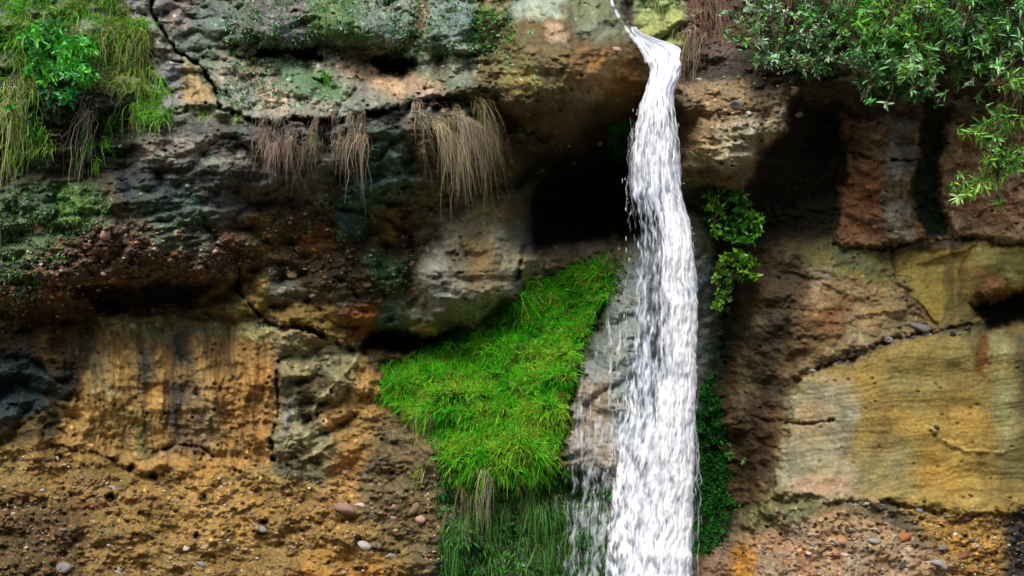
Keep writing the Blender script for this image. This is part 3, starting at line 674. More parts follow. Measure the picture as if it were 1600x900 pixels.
# ------------------------------------------------------------------ vegetation builders
def unit(a): return a/(np.linalg.norm(a, axis=-1, keepdims=True)+1e-9)
def ribbons(root, dirs, L, W, droop, cols, segs=3, wig=0.0, tipdark=1.0, g=rng):
    """drooping tapering blades"""
    n = len(root); t = np.linspace(0, 1, segs+1)
    side = unit(np.cross(dirs, unit(g.normal(size=(n, 3))+np.array([0, -.3, 0]))))
    c = root[:, None, :]+dirs[:, None, :]*(L[:, None]*t)[..., None]
    c[..., 2] -= droop[:, None]*L[:, None]*t**2
    if wig:
        w_ = np.cumsum(g.normal(0, wig, (n, segs+1, 3)), 1)*L[:, None, None]/segs; w_ -= w_[:, :1]; c += w_
    wt = W[:, None]*(1-t**1.8*.92)
    a = c-side[:, None]*wt[..., None]*.5; b = c+side[:, None]*wt[..., None]*.5
    V = np.stack([a, b], 2).reshape(n, -1, 3)
    k = np.arange(segs)*2; f = np.stack([k, k+1, k+3, k+2], -1)
    F_ = (f[None]+np.arange(n)[:, None, None]*(2*(segs+1))).reshape(-1, 4)
    C = np.repeat(cols[:, None, :], 2*(segs+1), 1)
    return V.reshape(-1, 3), F_, C.reshape(-1, 3)
def leaves(base, d, nrm, L, W, cols, fold=.18, bend=.15):
    n = len(base); d = unit(d); s = unit(np.cross(d, nrm)); nn = unit(np.cross(s, d))
    def pt(t, w_, z): return base+d*(L*t)[:, None]+s*(W*w_)[:, None]+nn*(z)[:, None]
    z0 = -bend*L
    v = np.stack([pt(0, 0, 0*L), pt(.3, -.45, W*fold), pt(.68, -.4, W*fold+z0*.4), pt(1, 0, z0), pt(.68, .4, W*fold+z0*.4), pt(.3, .45, W*fold), pt(.3, 0, 0*L), pt(.68, 0, z0*.4)], 1)
    f = np.array([[0, 6, 1, 1], [6, 7, 2, 1], [7, 3, 2, 2], [0, 5, 6, 6], [6, 5, 4, 7], [7, 4, 3, 3]])
    tri = np.array([[0, 6, 1], [6, 7, 1], [7, 2, 1], [7, 3, 2], [0, 5, 6], [5, 4, 6], [4, 7, 6], [7, 4, 3]])
    return v.reshape(-1, 3), (tri[None]+np.arange(n)[:, None, None]*8).reshape(-1, 3), np.repeat(cols[:, None, :], 8, 1).reshape(-1, 3)
def merge(parts):
    V, F_, C = [], [], []; b = 0
    for v, f, c in parts:
        V.append(v); F_.append(f+b); C.append(c); b += len(v)
    return np.concatenate(V), np.concatenate(F_), np.concatenate(C)
def tube(pts, r0, r1, col, k=5):
    pts = np.asarray(pts, float); n = len(pts); tg = unit(np.gradient(pts, axis=0))
    a = unit(np.cross(tg, [0.3, .2, .9])); b = np.cross(tg, a); r = np.linspace(r0, r1, n)
    th = np.arange(k)*2*math.pi/k
    V = (pts[:, None]+(a[:, None]*np.cos(th)[None, :, None]+b[:, None]*np.sin(th)[None, :, None])*r[:, None, None]).reshape(-1, 3)
    f = [[i*k+j, i*k+(j+1) % k, (i+1)*k+(j+1) % k, (i+1)*k+j] for i in range(n-1) for j in range(k)]
    return V, np.array(f), np.tile(col, (len(V), 1))
def palette(cs, n, g=rng, w_=None, jit=.25):
    cs = np.array([lin(c) for c in cs]); c = cs[g.choice(len(cs), n, p=w_)]
    return np.clip(c*(1+g.normal(0, jit, (n, 1)))*(1+g.normal(0, .08, (n, 3))), .004, .9)
def pts_in(poly, n, g=rng):
    P = np.asarray(poly, float); lo, hi = P.min(0), P.max(0); out = np.zeros((0, 2))
    while len(out) < n:
        q = g.uniform(lo, hi, (n*2, 2)); out = np.concatenate([out, q[sdist(poly, q[:, 0], q[:, 1]) > 0]])
    return out[:n]
def rooted(o, loc):
    return o

# ---- grass slope (uncountable)
GP = [(948, 402), (962, 440), (925, 520), (900, 570), (885, 660), (868, 740), (835, 762), (800, 750), (755, 772), (715, 752), (692, 728), (662, 672), (590, 622), (592, 585), (640, 556), (700, 530), (770, 500), (830, 440), (890, 415)]
def grass_slope():
    q = pts_in(GP, 60000); u, v = q[:, 0], q[:, 1]; n = len(q); u, v = u+fbm(u/24, v/24, 97, 3)*11+rng.normal(0, 2, n), v+fbm(u/24, v/24, 98, 3)*11+rng.normal(0, 2, n)
    keep = (fbm(u/13, v/13, 307, 3) > -.62+.5*ss(.3, 1, rng.random(n))*ss(30, 0, sdist(GP, u, v)))&(rng.random(n) < (.3+.7*ss(-8, 26, sdist(GP, u, v)))*(1-.55*ss(690, 760, v))); u, v = u[keep], v[keep]; n = len(u)
    root = surf(u, v, -.01); nr = normal(u, v, 10)
    d = unit(nr*.45+np.array([0, -.2, .55])+rng.normal(0, .38, (n, 3)))
    cl = fbm(u/28, v/28, 301, 3)+.35*rng.normal(size=n)
    up_ = ss(640, 470, v+.28*(u-780))           # fresher growth up the slope
    g1, g2, y, r_, pale = lin((40, 170, 18)), lin((104, 214, 32)), lin((168, 208, 56)), lin((140, 100, 44)), lin((176, 196, 96))
    t = ss(-.5, .6, cl)[:, None]; c = g1*(1-t)+g2*t
    yl = (ss(.1, .7, fbm(u/45, v/45, 303, 3)+.4*rng.normal(size=n)+.35*(1-up_)-.1))[:, None]; c = c*(1-.68*yl)+y*.68*yl
    rr_ = (rng.random(n) < .05+.13*(fbm(u/30, v/30, 305, 2)+.25*(1-up_) > .2)); c[rr_] = r_
    pp = rng.random(n) < .05; c[pp] = pale
    c = np.clip(c*(1+rng.normal(0, .25, (n, 1))), .005, .8)
    L = rng.uniform(.045, .12, n)*(1+.4*fbm(u/40, v/40, 306, 2)); W = rng.uniform(.0045, .0095, n)
    V, F_, C = ribbons(root, d, L, W, rng.uniform(.2, .9, n), c, 3)
    return mesh_obj('grass', V, F_, M_GRASS, col=C)
tag(grass_slope(), 'bright green grass covering the sloping ledge left of the waterfall', 'grass', kind='stuff')

# ---- moss and small ferns (uncountable ground cover)
def cover(name, label, poly, n, cols, L, W, down=.3, mat=M_MOSS, w_=None, lift=0, spread=.7):
    q = pts_in(poly, n); u, v = q[:, 0], q[:, 1]; u, v = u+fbm(u/24, v/24, 97, 3)*16+rng.normal(0, 3, n), v+fbm(u/24, v/24, 98, 3)*16+rng.normal(0, 3, n)
    root = surf(u, v, lift-.005); nr = normal(u, v, 6)
    m = fbm(u/16, v/16, 311, 3) > -.22; root, nr, u, v = root[m], nr[m], u[m], v[m]; n = len(u)
    d = unit(nr+np.array([0, -.3, -down])+rng.normal(0, spread, (n, 3)))
    l = rng.uniform(*L, n); w2 = rng.uniform(*W, n)
    V, F_, C = leaves(root, d, unit(rng.normal(size=(n, 3))+[0, -1, .6]), l, w2, palette(cols, n, w_=w_))
    return tag(mesh_obj(name, V, F_, mat, col=C), label, 'moss' if name == 'moss' else 'ground cover', kind='stuff')
cover('moss', 'dark green moss and ferns lining the crevice right of the falls', [(1092, 600), (1112, 590), (1128, 660), (1140, 720), (1142, 800), (1128, 850), (1085, 872), (1080, 700)], 15000,
      [(20, 88, 22), (34, 120, 30), (12, 52, 18), (70, 130, 50)], (.015, .05), (.008, .018), 1.0)
cover('moss', 'wet green moss on the shaded wall below the grass ledge', [(685, 745), (880, 735), (950, 760), (948, 960), (700, 960)], 23000,
      [(32, 96, 26), (50, 124, 34), (18, 56, 20), (66, 108, 66), (104, 146, 56)], (.02, .075), (.005, .012), 1.8)
cover('moss', 'strip of vivid moss on the rock edge left of the upper falls', [(968, 180), (985, 185), (986, 235), (976, 252), (960, 250), (962, 215)], 1800,
      [(24, 100, 12), (40, 130, 16)], (.015, .04), (.008, .016), .8)
cover('moss', 'moss on the left shoulder of the rock column beside the falls', [(950, 405), (985, 400), (985, 450), (960, 470), (945, 440)], 900,
      [(44, 84, 30), (70, 110, 50), (120, 130, 60)], (.015, .04), (.006, .014), .6)
cover('moss', 'patchy moss and lichen on the rocks along the top left', [(350, -10), (800, -15), (800, 70), (720, 92), (640, 85), (520, 62), (440, 150), (540, 160), (350, 165)], 6500,
      [(64, 110, 60), (90, 140, 100), (150, 175, 150), (60, 120, 30)], (.012, .035), (.008, .018), .4)
cover('moss', 'damp moss and lichen on the left hand conglomerate', [(-30, 300), (140, 285), (180, 330), (110, 380), (60, 460), (-30, 520)], 4200,
      [(54, 92, 56), (80, 120, 70), (96, 140, 40), (130, 160, 130)], (.012, .035), (.008, .018), .6)

# ---- tufts: hanging grass as individuals
def tuft(name, label, cat, cu, cv, wu_, hv, n, L, W, cols, droop=(1.0, 2.2), out=.9, segs=8, wig=.25, lift=.02, group=None, w_=None, mat=M_GRASS, upb=.35, sidew=.5, seed=None, jit=.25, lean=0.0):
    g = np.random.default_rng(int(cu*7+cv) if seed is None else seed)
    if group == G1 and name == 'grass_tuft': droop = (droop[0]*.45, droop[1]*.7); L = (L[0]*.6, L[1]*.8); wig = .3; upb = .45; K0 = 1
    n = int(n*.7); K = max(4, n//28); ck = g.integers(0, K, n)
    au = g.uniform(-1, 1, K)*(.35 if n < 140 else 1); av = g.uniform(-1, 1, K)*(.6 if n < 140 else 1); ad = g.normal(0, .38, (K, 3)); al_ = g.uniform(.3, 1.25, K)
    u = cu+(au[ck]*.85+g.normal(0, .13, n))*wu_; v = cv+av[ck]*hv*1.7+g.normal(0, 2.5, n)
    root = surf(u, v, lift)
    side = (u-cu)/max(wu_, 1)
    d = unit(np.stack([side*sidew*.7+g.normal(0, .3, n), -out*np.abs(g.normal(1, .3, n)), upb+g.normal(0, .4, n)], -1)+ad[ck]+np.array([lean, 0, 0]))
    l = (L[0]*.5+(L[1]-L[0]*.5)*g.random(n)**1.3)*al_[ck]*1.15; wig = wig*1.35; kc = palette(cols, K, g, w_, .2)[ck]; dr = g.uniform(*droop, n); V, F_, C = ribbons(root, d, l*.85/(1+.75*dr), g.uniform(*W, n)*1.0, dr, .45*kc+.55*palette(cols, n, g, w_, jit), segs, wig, g=g)
    loc = surf(cu, cv)
    return tag(mesh_obj(name, V, F_, mat, col=C, loc=loc), label, cat, group)
GREEN = [(76, 156, 30), (116, 186, 46), (156, 198, 84), (52, 122, 26)]
OLIVE = [(140, 156, 60), (108, 136, 44), (166, 164, 94), (120, 110, 56)]
DRY = [(150, 134, 108), (178, 162, 134), (124, 106, 84), (96, 80, 62), (196, 184, 152)]
MAUVE = [(146, 126, 116), (174, 156, 144), (116, 98, 88), (134, 120, 88)]
G1 = 'grass tufts hanging from the upper left ledge'
tuft('grass_tuft', 'bright green grass in the top left corner above the leafy plant', 'grass tuft', 30, 20, 60, 34, 1300, (.25, .5), (.006, .012), GREEN, (.8, 1.6), group=G1)
tuft('grass_tuft', 'yellow green grass draping beside the leafy plant on the ledge top', 'grass tuft', 165, 40, 46, 34, 1400, (.3, .6), (.005, .011), GREEN+OLIVE, (1.0, 2.0), group=G1)
tuft('grass_tuft', 'mixed green and straw grass hanging right of the leafy plant', 'grass tuft', 200, 95, 40, 30, 1300, (.35, .65), (.005, .01), OLIVE+GREEN+DRY[:1], (1.4, 2.4), group=G1)
tuft('grass_tuft', 'fine green grass hanging at the right end of the overgrown ledge', 'grass tuft', 232, 145, 30, 24, 900, (.25, .5), (.004, .009), GREEN+OLIVE[:2], (1.2, 2.4), group=G1)
tuft('grass_tuft', 'grass with pale stalks drooping along the left edge of the picture', 'grass tuft', 15, 130, 40, 26, 800, (.3, .6), (.005, .01), OLIVE+DRY[:1]+GREEN, (1.8, 2.6), group=G1)
tuft('grass_tuft', 'thin green tuft low under the overhanging bushy ledge', 'grass tuft', 150, 205, 26, 16, 420, (.2, .4), (.005, .011), GREEN, (1.5, 2.5), group=G1)
tuft('grass_tuft', 'green clump below the bare hanging stems at the left edge', 'grass tuft', 45, 205, 34, 16, 500, (.25, .5), (.006, .012), GREEN+OLIVE[:1], (1.5, 2.5), group=G1)
tuft('grass_tuft', 'small green tuft lowest on the damp wall under the left ledge', 'grass tuft', 152, 258, 12, 8, 90, (.12, .25), (.005, .01), GREEN, (1.5, 2.5), group=G1)
tuft('dry_stem_clump', 'bare pale stems dangling over the dark hollow at far left', 'dry stems', 25, 150, 40, 30, 110, (.6, 1.0), (.004, .008), DRY+OLIVE, (2.0, 3.0), mat=M_DRY, wig=.4)
tuft('dry_stem_clump', 'brown tangled stems under the leafy plant in the dark hollow', 'dry stems', 140, 150, 50, 25, 140, (.2, .6), (.004, .008), DRY, (1.6, 3.0), mat=M_DRY, wig=.6)
tuft('grass_tuft', 'short tuft on the ledge where the tan slab meets the dark crack', 'grass tuft', 322, 180, 18, 5, 150, (.1, .22), (.004, .009), GREEN+OLIVE, (.8, 2))
tuft('grass_tuft', 'tiny green sprig on the ledge just right of the tan slab', 'grass tuft', 372, 182, 4, 2, 60, (.08, .16), (.005, .01), GREEN, (.4, 1.4))
tuft('grass_tuft', 'low green tuft on the pale shelf in the middle of the upper ledge', 'grass tuft', 508, 122, 14, 6, 110, (.05, .12), (.005, .01), GREEN[:2], (.3, 1))
for k, (cu, cv, wu_, hv, n, L, cols, lab) in enumerate([
  (60, 8, 70, 18, 500, (.15, .35), GREEN, 'short upright green grass along the top edge above the leafy plant'),
  (130, 25, 40, 22, 420, (.18, .4), GREEN+OLIVE, 'ragged yellow green grass just right of the vivid leafy plant'),
  (205, 60, 26, 20, 380, (.18, .4), OLIVE+GREEN, 'olive grass leaning out beside the grey slab'),
  (175, 120, 34, 22, 420, (.2, .45), DRY[:2]+OLIVE+GREEN[:2], 'half dead grass in the middle of the overgrown ledge'),
  (245, 165, 20, 14, 300, (.15, .35), GREEN, 'fresh green grass at the lower right corner of the overgrown ledge'),
  (20, 60, 30, 30, 360, (.2, .5), GREEN+OLIVE[:2], 'long green grass at the left edge beside the vivid plant'),
  (60, 235, 30, 20, 200, (.15, .4), OLIVE+GREEN, 'sparse olive grass below the low broad leaved plant')]):
    tuft('grass_tuft', lab, 'grass tuft', cu, cv, wu_, hv, n, L, (.005, .011), cols, (.5, 1.6), group=G1, seed=900+k, upb=.5, sidew=.3)
G2 = 'dry grass clumps hanging from the middle ledge'
tuft('dry_grass_clump', 'leftmost mauve brown clump of dry roots hanging below the ledge', 'dry grass', 448, 205, 42, 16, 800, (.15, .5), (.0028, .0055), MAUVE+DRY[2:4], (2.0, 3.0), mat=M_DRY, wig=.45, group=G2)
tuft('dry_grass_clump', 'narrow dry clump with pinkish stems between two wider ones', 'dry grass', 545, 195, 36, 16, 640, (.15, .5), (.0028, .0055), MAUVE+DRY, (2.0, 3.0), mat=M_DRY, wig=.4, group=G2)
tuft('dry_grass_clump', 'widest dry clump arching down like a mane beside the dark overhang', 'dry grass', 722, 190, 44, 20, 1700, (.2, .68), (.0028, .0055), DRY+MAUVE[:2]+OLIVE[2:3], (1.7, 2.5), mat=M_DRY, wig=.3, group=G2, out=.8, lean=.75)
tuft('dry_grass_clump', 'sparse brown stems sweeping right from the ledge crest to the wide clump', 'dry grass', 670, 178, 34, 10, 360, (.3, .8), (.003, .006), DRY, (1.4, 2.2), mat=M_DRY, wig=.35, group=G2, sidew=.8, lean=.7)
tuft('grass_tuft', 'green blades mixed into the dry mane beside the dark overhang', 'grass tuft', 705, 200, 24, 12, 150, (.3, .7), (.003, .006), [(96, 130, 50), (120, 140, 70), (84, 110, 44)], (1.9, 2.6), wig=.2)
tuft('grass_tuft', 'green blades at the left edge of the narrow dry clump', 'grass tuft', 492, 205, 14, 10, 90, (.15, .4), (.003, .006), [(96, 130, 50), (120, 140, 70), (84, 110, 44)], (1.5, 2.5))
tuft('dry_grass_clump', 'long pale wisps arching out past the right edge of the widest dry clump', 'dry grass', 768, 200, 16, 14, 110, (.4, .9), (.0025, .005), DRY, (1.0, 1.8), mat=M_DRY, wig=.35, group=G2, seed=77)
tuft('dry_grass_clump', 'thin web of roots between the leftmost and the narrow dry clumps', 'dry grass', 505, 205, 30, 12, 220, (.15, .5), (.0025, .005), MAUVE, (1.6, 2.6), mat=M_DRY, wig=.5, group=G2, seed=78)
tuft('dry_grass_clump', 'faint wisps of root under the shelf left of the brown clumps', 'dry grass', 412, 212, 22, 10, 120, (.15, .45), (.0025, .005), MAUVE+DRY[2:4], (1.6, 2.6), mat=M_DRY, wig=.5, group=G2, seed=79)
G3 = 'straggly stems fringing the grass ledge'
tuft('dry_stem_clump', 'straw stems spilling over the lower left rim of the grass ledge', 'dry stems', 672, 690, 26, 50, 420, (.15, .4), (.004, .008), DRY+OLIVE, (1.8, 2.8), mat=M_DRY, wig=.4, group=G3)
tuft('dry_stem_clump', 'straw and green stems hanging from the bottom rim of the grass ledge', 'dry stems', 735, 765, 40, 22, 420, (.2, .6), (.003, .007), DRY[:3]+[(50, 100, 30), (70, 120, 40), (90, 100, 50)], (2.0, 3.0), wig=.35, group=G3)
tuft('dry_stem_clump', 'green strands hanging beside the trickles under the grass ledge', 'dry stems', 830, 765, 50, 20, 380, (.2, .55), (.003, .007), [(40, 100, 26), (60, 124, 36), (84, 110, 50), (120, 140, 80)], (2.0, 3.0), wig=.3, group=G3)
DG_ = [(40, 110, 30), (64, 134, 40), (84, 120, 56), (110, 150, 70)]
tuft('dry_stem_clump', 'dark green trailing stems on the mossy wall below the dry stalks', 'trailing stems', 740, 830, 46, 30, 420, (.2, .6), (.004, .008), DG_, (2.0, 3.0), wig=.3, group=G3)
tuft('dry_stem_clump', 'dark green trailing stems low beside the thin trickles of water', 'trailing stems', 860, 820, 50, 36, 420, (.2, .6), (.004, .008), DG_, (2.0, 3.0), wig=.3, group=G3)
tuft('dry_stem_clump', 'short straw stems along the upper left tip of the grass ledge', 'dry stems', 610, 622, 26, 8, 130, (.1, .25), (.004, .008), DRY+OLIVE, (1.4, 2.4), mat=M_DRY, wig=.4, group=G3)
tuft('root_clump', 'mass of brown roots hanging over dark earth right of the waterfall lip', 'roots', 1105, 0, 34, 35, 900, (.4, .95), (.004, .009), [(120, 96, 84), (150, 124, 104), (90, 66, 56), (140, 130, 110)], (2.2, 3.0), mat=M_DRY, wig=.35, out=.5)
tuft('grass_tuft', 'pale green grass on the bank just behind the waterfall lip', 'grass tuft', 1035, 5, 34, 34, 500, (.15, .35), (.005, .01), [(150, 160, 96), (120, 136, 70), (170, 160, 120)], (.8, 2))

# ---- leafy plants
def leafy(name, label, cat, pts, depth, nl, L, W, cols, origin, group=None, leafmat=M_LEAF, down=.2, stemcol=(70, 56, 40), w_=None, seed=0, sr=.008, pin=False, jit=.3):
    """pts: rosette centres in picture units; stems run from origin (u,v,h) to each rosette"""
    g = np.random.default_rng(seed+11)
    loc = P3(origin[0], origin[1], origin[2])
    root = empty(name, tuple(loc)); tag(root, label, cat, group)
    c = P3(pts[:, 0], pts[:, 1], depth)
    st = []; hub = loc
    nh = max(1, len(pts)//9)
    hubs = c[g.choice(len(c), nh, replace=False)]
    for hb in hubs:
        m = (loc+hb)/2+g.normal(0, .05, 3)+np.array([0, -.05, .04]); t = np.linspace(0, 1, 7)[:, None]
        st.append(tube((1-t)**2*loc+2*t*(1-t)*m+t*t*hb, sr, sr*.5, lin(stemcol)))
    for p_ in c:
        k = np.argmin(((hubs-p_)**2).sum(1)); hb = hubs[k]
        if ((hb-p_)**2).sum() < 1e-6: continue
        m = (hb+p_)/2+g.normal(0, .02, 3)+np.array([0, -.02, -.02]); t = np.linspace(0, 1, 5)[:, None]
        st.append(tube((1-t)**2*hb+2*t*(1-t)*m+t*t*p_, sr*.45, sr*.2, lin(stemcol), 4))
    V, F_, C = merge(st); s_ = mesh_obj('stems', V-loc, F_, M_WOOD, root, col=C)
    B, Dr, Nn, Ls, Ws, Cs = [], [], [], [], [], []
    pal = palette(cols, len(c), g, w_, jit)
    for i, p_ in enumerate(c):
        ax = unit(np.array([g.normal(0, .5), -.8+g.normal(0, .3), .25-down+g.normal(0, .4)]))
        a = unit(np.cross(ax, [.1, .2, 1])); b = np.cross(ax, a); n = int(nl*g.uniform(.6, 1.3)); sz = g.uniform(.65, 1.2)
        ph = g.uniform(0, 6.28)+np.arange(n)*2.4; el = g.uniform(.15, 1.1, n)
        d = ax*np.cos(el*1.25)[:, None]+(a*np.cos(ph)[:, None]+b*np.sin(ph)[:, None])*np.sin(el*1.25)[:, None]
        d[:, 2] -= .25
        B.append(p_-ax*g.uniform(0, .07, n)[:, None]*sz+g.normal(0, .006, (n, 3))); Dr.append(d); Nn.append(np.tile(ax, (n, 1))+g.normal(0, .35, (n, 3)))
        Ls.append(g.uniform(*L, n)*sz); Ws.append(g.uniform(*W, n)*sz); Cs.append(np.clip(pal[i]*(1+g.normal(0, .18, (n, 1))), .004, .8))
    V, F_, C = leaves(np.concatenate(B), np.concatenate(Dr), np.concatenate(Nn), np.concatenate(Ls), np.concatenate(Ws), np.concatenate(Cs), .2, .2)
    mesh_obj('leaves', V-loc, F_, leafmat, root, col=C)
    return root
def clustered(poly, n, g, k=12, sp=22):
    c = pts_in(poly, k, g); q = c[g.choice(k, n)]+g.normal(0, sp, (n, 2))
    return q
# lobed fern-like plant, upper left
g = np.random.default_rng(21)
q = clustered([(40, 55), (95, 35), (140, 70), (142, 110), (122, 140), (95, 158), (60, 130), (35, 90)], 190, g, 20, 8)
leafy('leafy_plant', 'vivid green lobed plant crowning the upper left ledge', 'plant', q, sampleH(q[:, 0], q[:, 1])+.18+g.uniform(0, .28, len(q)), 13, (.04, .10), (.013, .026),
      [(90, 186, 44), (104, 204, 64), (116, 208, 110), (44, 130, 32)], (85, 90, .7), seed=1, down=.7)
q = pts_in([(55, 110), (112, 120), (114, 165), (70, 160)], 45, g)
leafy('leafy_plant', 'dark lobed leaves drooping under the vivid green plant', 'plant', q, sampleH(q[:, 0], q[:, 1])+.2+g.uniform(0, .2, len(q)), 8, (.035, .075), (.02, .034),
      [(24, 100, 30), (40, 130, 50), (16, 70, 22)], (85, 120, .75), seed=2, down=.6)
q = pts_in([(8, 165), (50, 165), (52, 225), (20, 232), (8, 205)], 30, g)
leafy('leafy_plant', 'broad leaved plant hanging low at the left edge of the picture', 'plant', q, sampleH(q[:, 0], q[:, 1])+.1+g.uniform(0, .15, len(q)), 7, (.035, .075), (.02, .034),
      [(40, 120, 30), (70, 150, 50), (24, 80, 22)], (25, 175, .75), seed=3, down=.5)
q = pts_in([(745, 20), (800, 10), (802, 60), (765, 80), (742, 60)], 60, g)
leafy('leafy_plant', 'low green plant on top of the brown overhanging boulder', 'plant', q, sampleH(q[:, 0], q[:, 1])+.03+g.uniform(0, .08, len(q)), 7, (.02, .04), (.012, .02),
      [(70, 130, 30), (100, 160, 50), (40, 90, 20)], (770, 50, .45), seed=4, down=.0)
# creepers right of the falls
q = pts_in([(1102, 302), (1130, 290), (1168, 300), (1190, 345), (1180, 385), (1140, 375), (1106, 362)], 120, g)
leafy('creeper', 'upper green creeper in the dark crevice right of the falls', 'plant', q, .15+g.uniform(0, .25, len(q)), 7, (.035, .06), (.018, .03),
      [(76, 156, 30), (116, 192, 50), (44, 110, 24)], (1150, 320, -.1), seed=5, group='creepers in the crevice right of the falls')
q = pts_in([(1118, 404), (1150, 385), (1184, 395), (1180, 435), (1148, 436), (1136, 484), (1116, 482)], 100, g)
leafy('creeper', 'lower green creeper in the dark crevice right of the falls', 'plant', q, .1+g.uniform(0, .25, len(q)), 7, (.03, .055), (.018, .03),
      [(90, 150, 30), (120, 176, 44), (50, 110, 24)], (1155, 400, -.1), seed=6, group='creepers in the crevice right of the falls')
q = pts_in([(1128, 690), (1150, 700), (1162, 722), (1130, 712)], 6, g)
leafy('fern_sprig', 'small fern sprig jutting from the mossy crevice near the bottom', 'plant', q, .35+g.uniform(0, .05, len(q)), 6, (.03, .055), (.01, .018),
      [(70, 130, 50), (110, 160, 80)], (1125, 700, .2), seed=7)
# shrubs, upper right
SH = [(56, 118, 46), (88, 154, 66), (118, 178, 100), (160, 198, 150), (38, 80, 34)]
SHY = [(92, 156, 40), (150, 200, 64), (116, 176, 56), (60, 112, 40)]
GS = 'shrubs overhanging the right side of the cliff'
def shrub(label, poly, n0, dep, origin, cols, seed, k=14, sp=20, L=(.05, .10), nl=10, W=(.013, .022)):
    g = np.random.default_rng(seed); n = int(n0*1.5); q = clustered(poly, n, g, int(k*1.4), sp)
    leafy('shrub', label, 'shrub', q, sampleH(q[:, 0], q[:, 1])*.3+dep[0]+g.uniform(0, dep[1]-dep[0], len(q)), nl, L, W, cols, origin, GS, seed=seed, sr=.014, down=.1)
shrub('small leaved blue green shrub at the left end of the overhanging foliage', [(1150, 10), (1330, -20), (1330, 60), (1250, 105), (1200, 85), (1160, 60)], 330, (.35, .85), (1250, -60, -.1), SH, 31, 22, 17, (.03, .06), 10, (.012, .02))
shrub('yellow green leafy shrub in the middle of the overhanging foliage', [(1320, -20), (1470, -20), (1460, 70), (1400, 110), (1350, 60)], 230, (.55, 1.1), (1390, -80, .0), SHY+SH[1:3], 32, 16, 18)
shrub('dark leaved shrub hanging lowest over the red streaked rock', [(1335, 60), (1400, 95), (1470, 100), (1460, 150), (1400, 140), (1345, 150)], 190, (.75, 1.15), (1390, 30, .5), SH, 33, 14, 13, (.04, .08))
shrub('dense dark shrub filling the top right corner', [(1450, -30), (1640, -30), (1640, 90), (1540, 95), (1470, 80)], 330, (.5, 1.1), (1550, -90, .1), SH+SHY[:1], 34, 22, 22)
g_ = None
def bough(label, pts, cols, seed, n, sp=13):
    g = np.random.default_rng(seed); P = np.asarray(pts, float)
    t = g.uniform(0, 1, n)*(len(P)-1); i = np.minimum(t.astype(int), len(P)-2); f = (t-i)[:, None]
    q = P[i]*(1-f)+P[i+1]*f+g.normal(0, sp, (n, 2))
    leafy('shrub_branch', label, 'branch', q, 1.0+g.uniform(0, .35, n), 10, (.055, .10), (.013, .021), cols, (pts[0][0], pts[0][1], 1.0), seed=seed, sr=.012, down=.3)
bough('bright leafy branch dangling low at the right edge', [(1600, 90), (1570, 160), (1545, 215), (1580, 250), (1540, 280)], SHY+[(130, 170, 80)], 41, 85)
bough('outermost spray of pale leaves reaching over the tan rock', [(1570, 250), (1530, 285), (1490, 298)], SHY+[(150, 185, 110)], 42, 24, 8)
bough('short leafy side spray left of the dangling bright branch', [(1600, 190), (1550, 205), (1515, 203)], SHY, 43, 16, 6)

# ------------------------------------------------------------------ stones
M_ST = {'tan': mat_stone('stone_tan', (128, 102, 74), (176, 150, 116)), 'grey': mat_stone('stone_grey', (98, 98, 96), (160, 158, 152)),
        'pink': mat_stone('stone_pink', (150, 112, 96), (196, 160, 140)), 'pale': mat_stone('stone_pale', (160, 152, 140), (208, 202, 192)),
        'rust': mat_stone('stone_rust', (112, 66, 36), (162, 106, 60)), 'dark': mat_stone('stone_dark', (44, 42, 40), (84, 78, 72))}
def stone_mesh(kind, seed):
    v, f = ico(3); g = np.random.default_rng(seed)
    a = g.normal(0, 1, (5, 3)); a = unit(a)
    r = np.ones(len(v))
    for k in range(5): r -= .42*np.clip(v@a[k]-.45, 0, 1)*2        # flattened facets
    r += .06*noise(v[:, 0]*1.7+seed, v[:, 1]*1.7+v[:, 2], seed)+.03*noise(v[:, 0]*5, v[:, 2]*5+v[:, 1]*3, seed+1)
    v = v*r[:, None]*np.array([1, .8, .72])
    me = bpy.data.meshes.new('stone'); me.from_pydata(v.tolist(), [], f.tolist()); me.update()
    me.polygons.foreach_set('use_smooth', np.full(len(f), True)); me.materials.append(M_ST[kind]); return me
STM = {k: [stone_mesh(k, i*7+j) for j in range(4)] for i, k in enumerate(M_ST)}
def stone(u, v, r, kind, label, group=None, emb=.25, asp=1.0, g=rng, name='stone'):
    o = bpy.data.objects.new(name, STM[kind][int(g.integers(4))]); COL.objects.link(o)
    R = r/200*(D-.5)/D
    h = float(sampleH(u, v))
    o.location = tuple(P3(u, v, h+R*.8*(.5-emb)))
    o.rotation_euler = (g.uniform(-.5, .5), g.uniform(-.5, .5)+(0 if asp == 1 else 0), g.uniform(-.6, .6)); o.scale = (R*asp, R, R)
    return tag(o, label, 'stone', group)
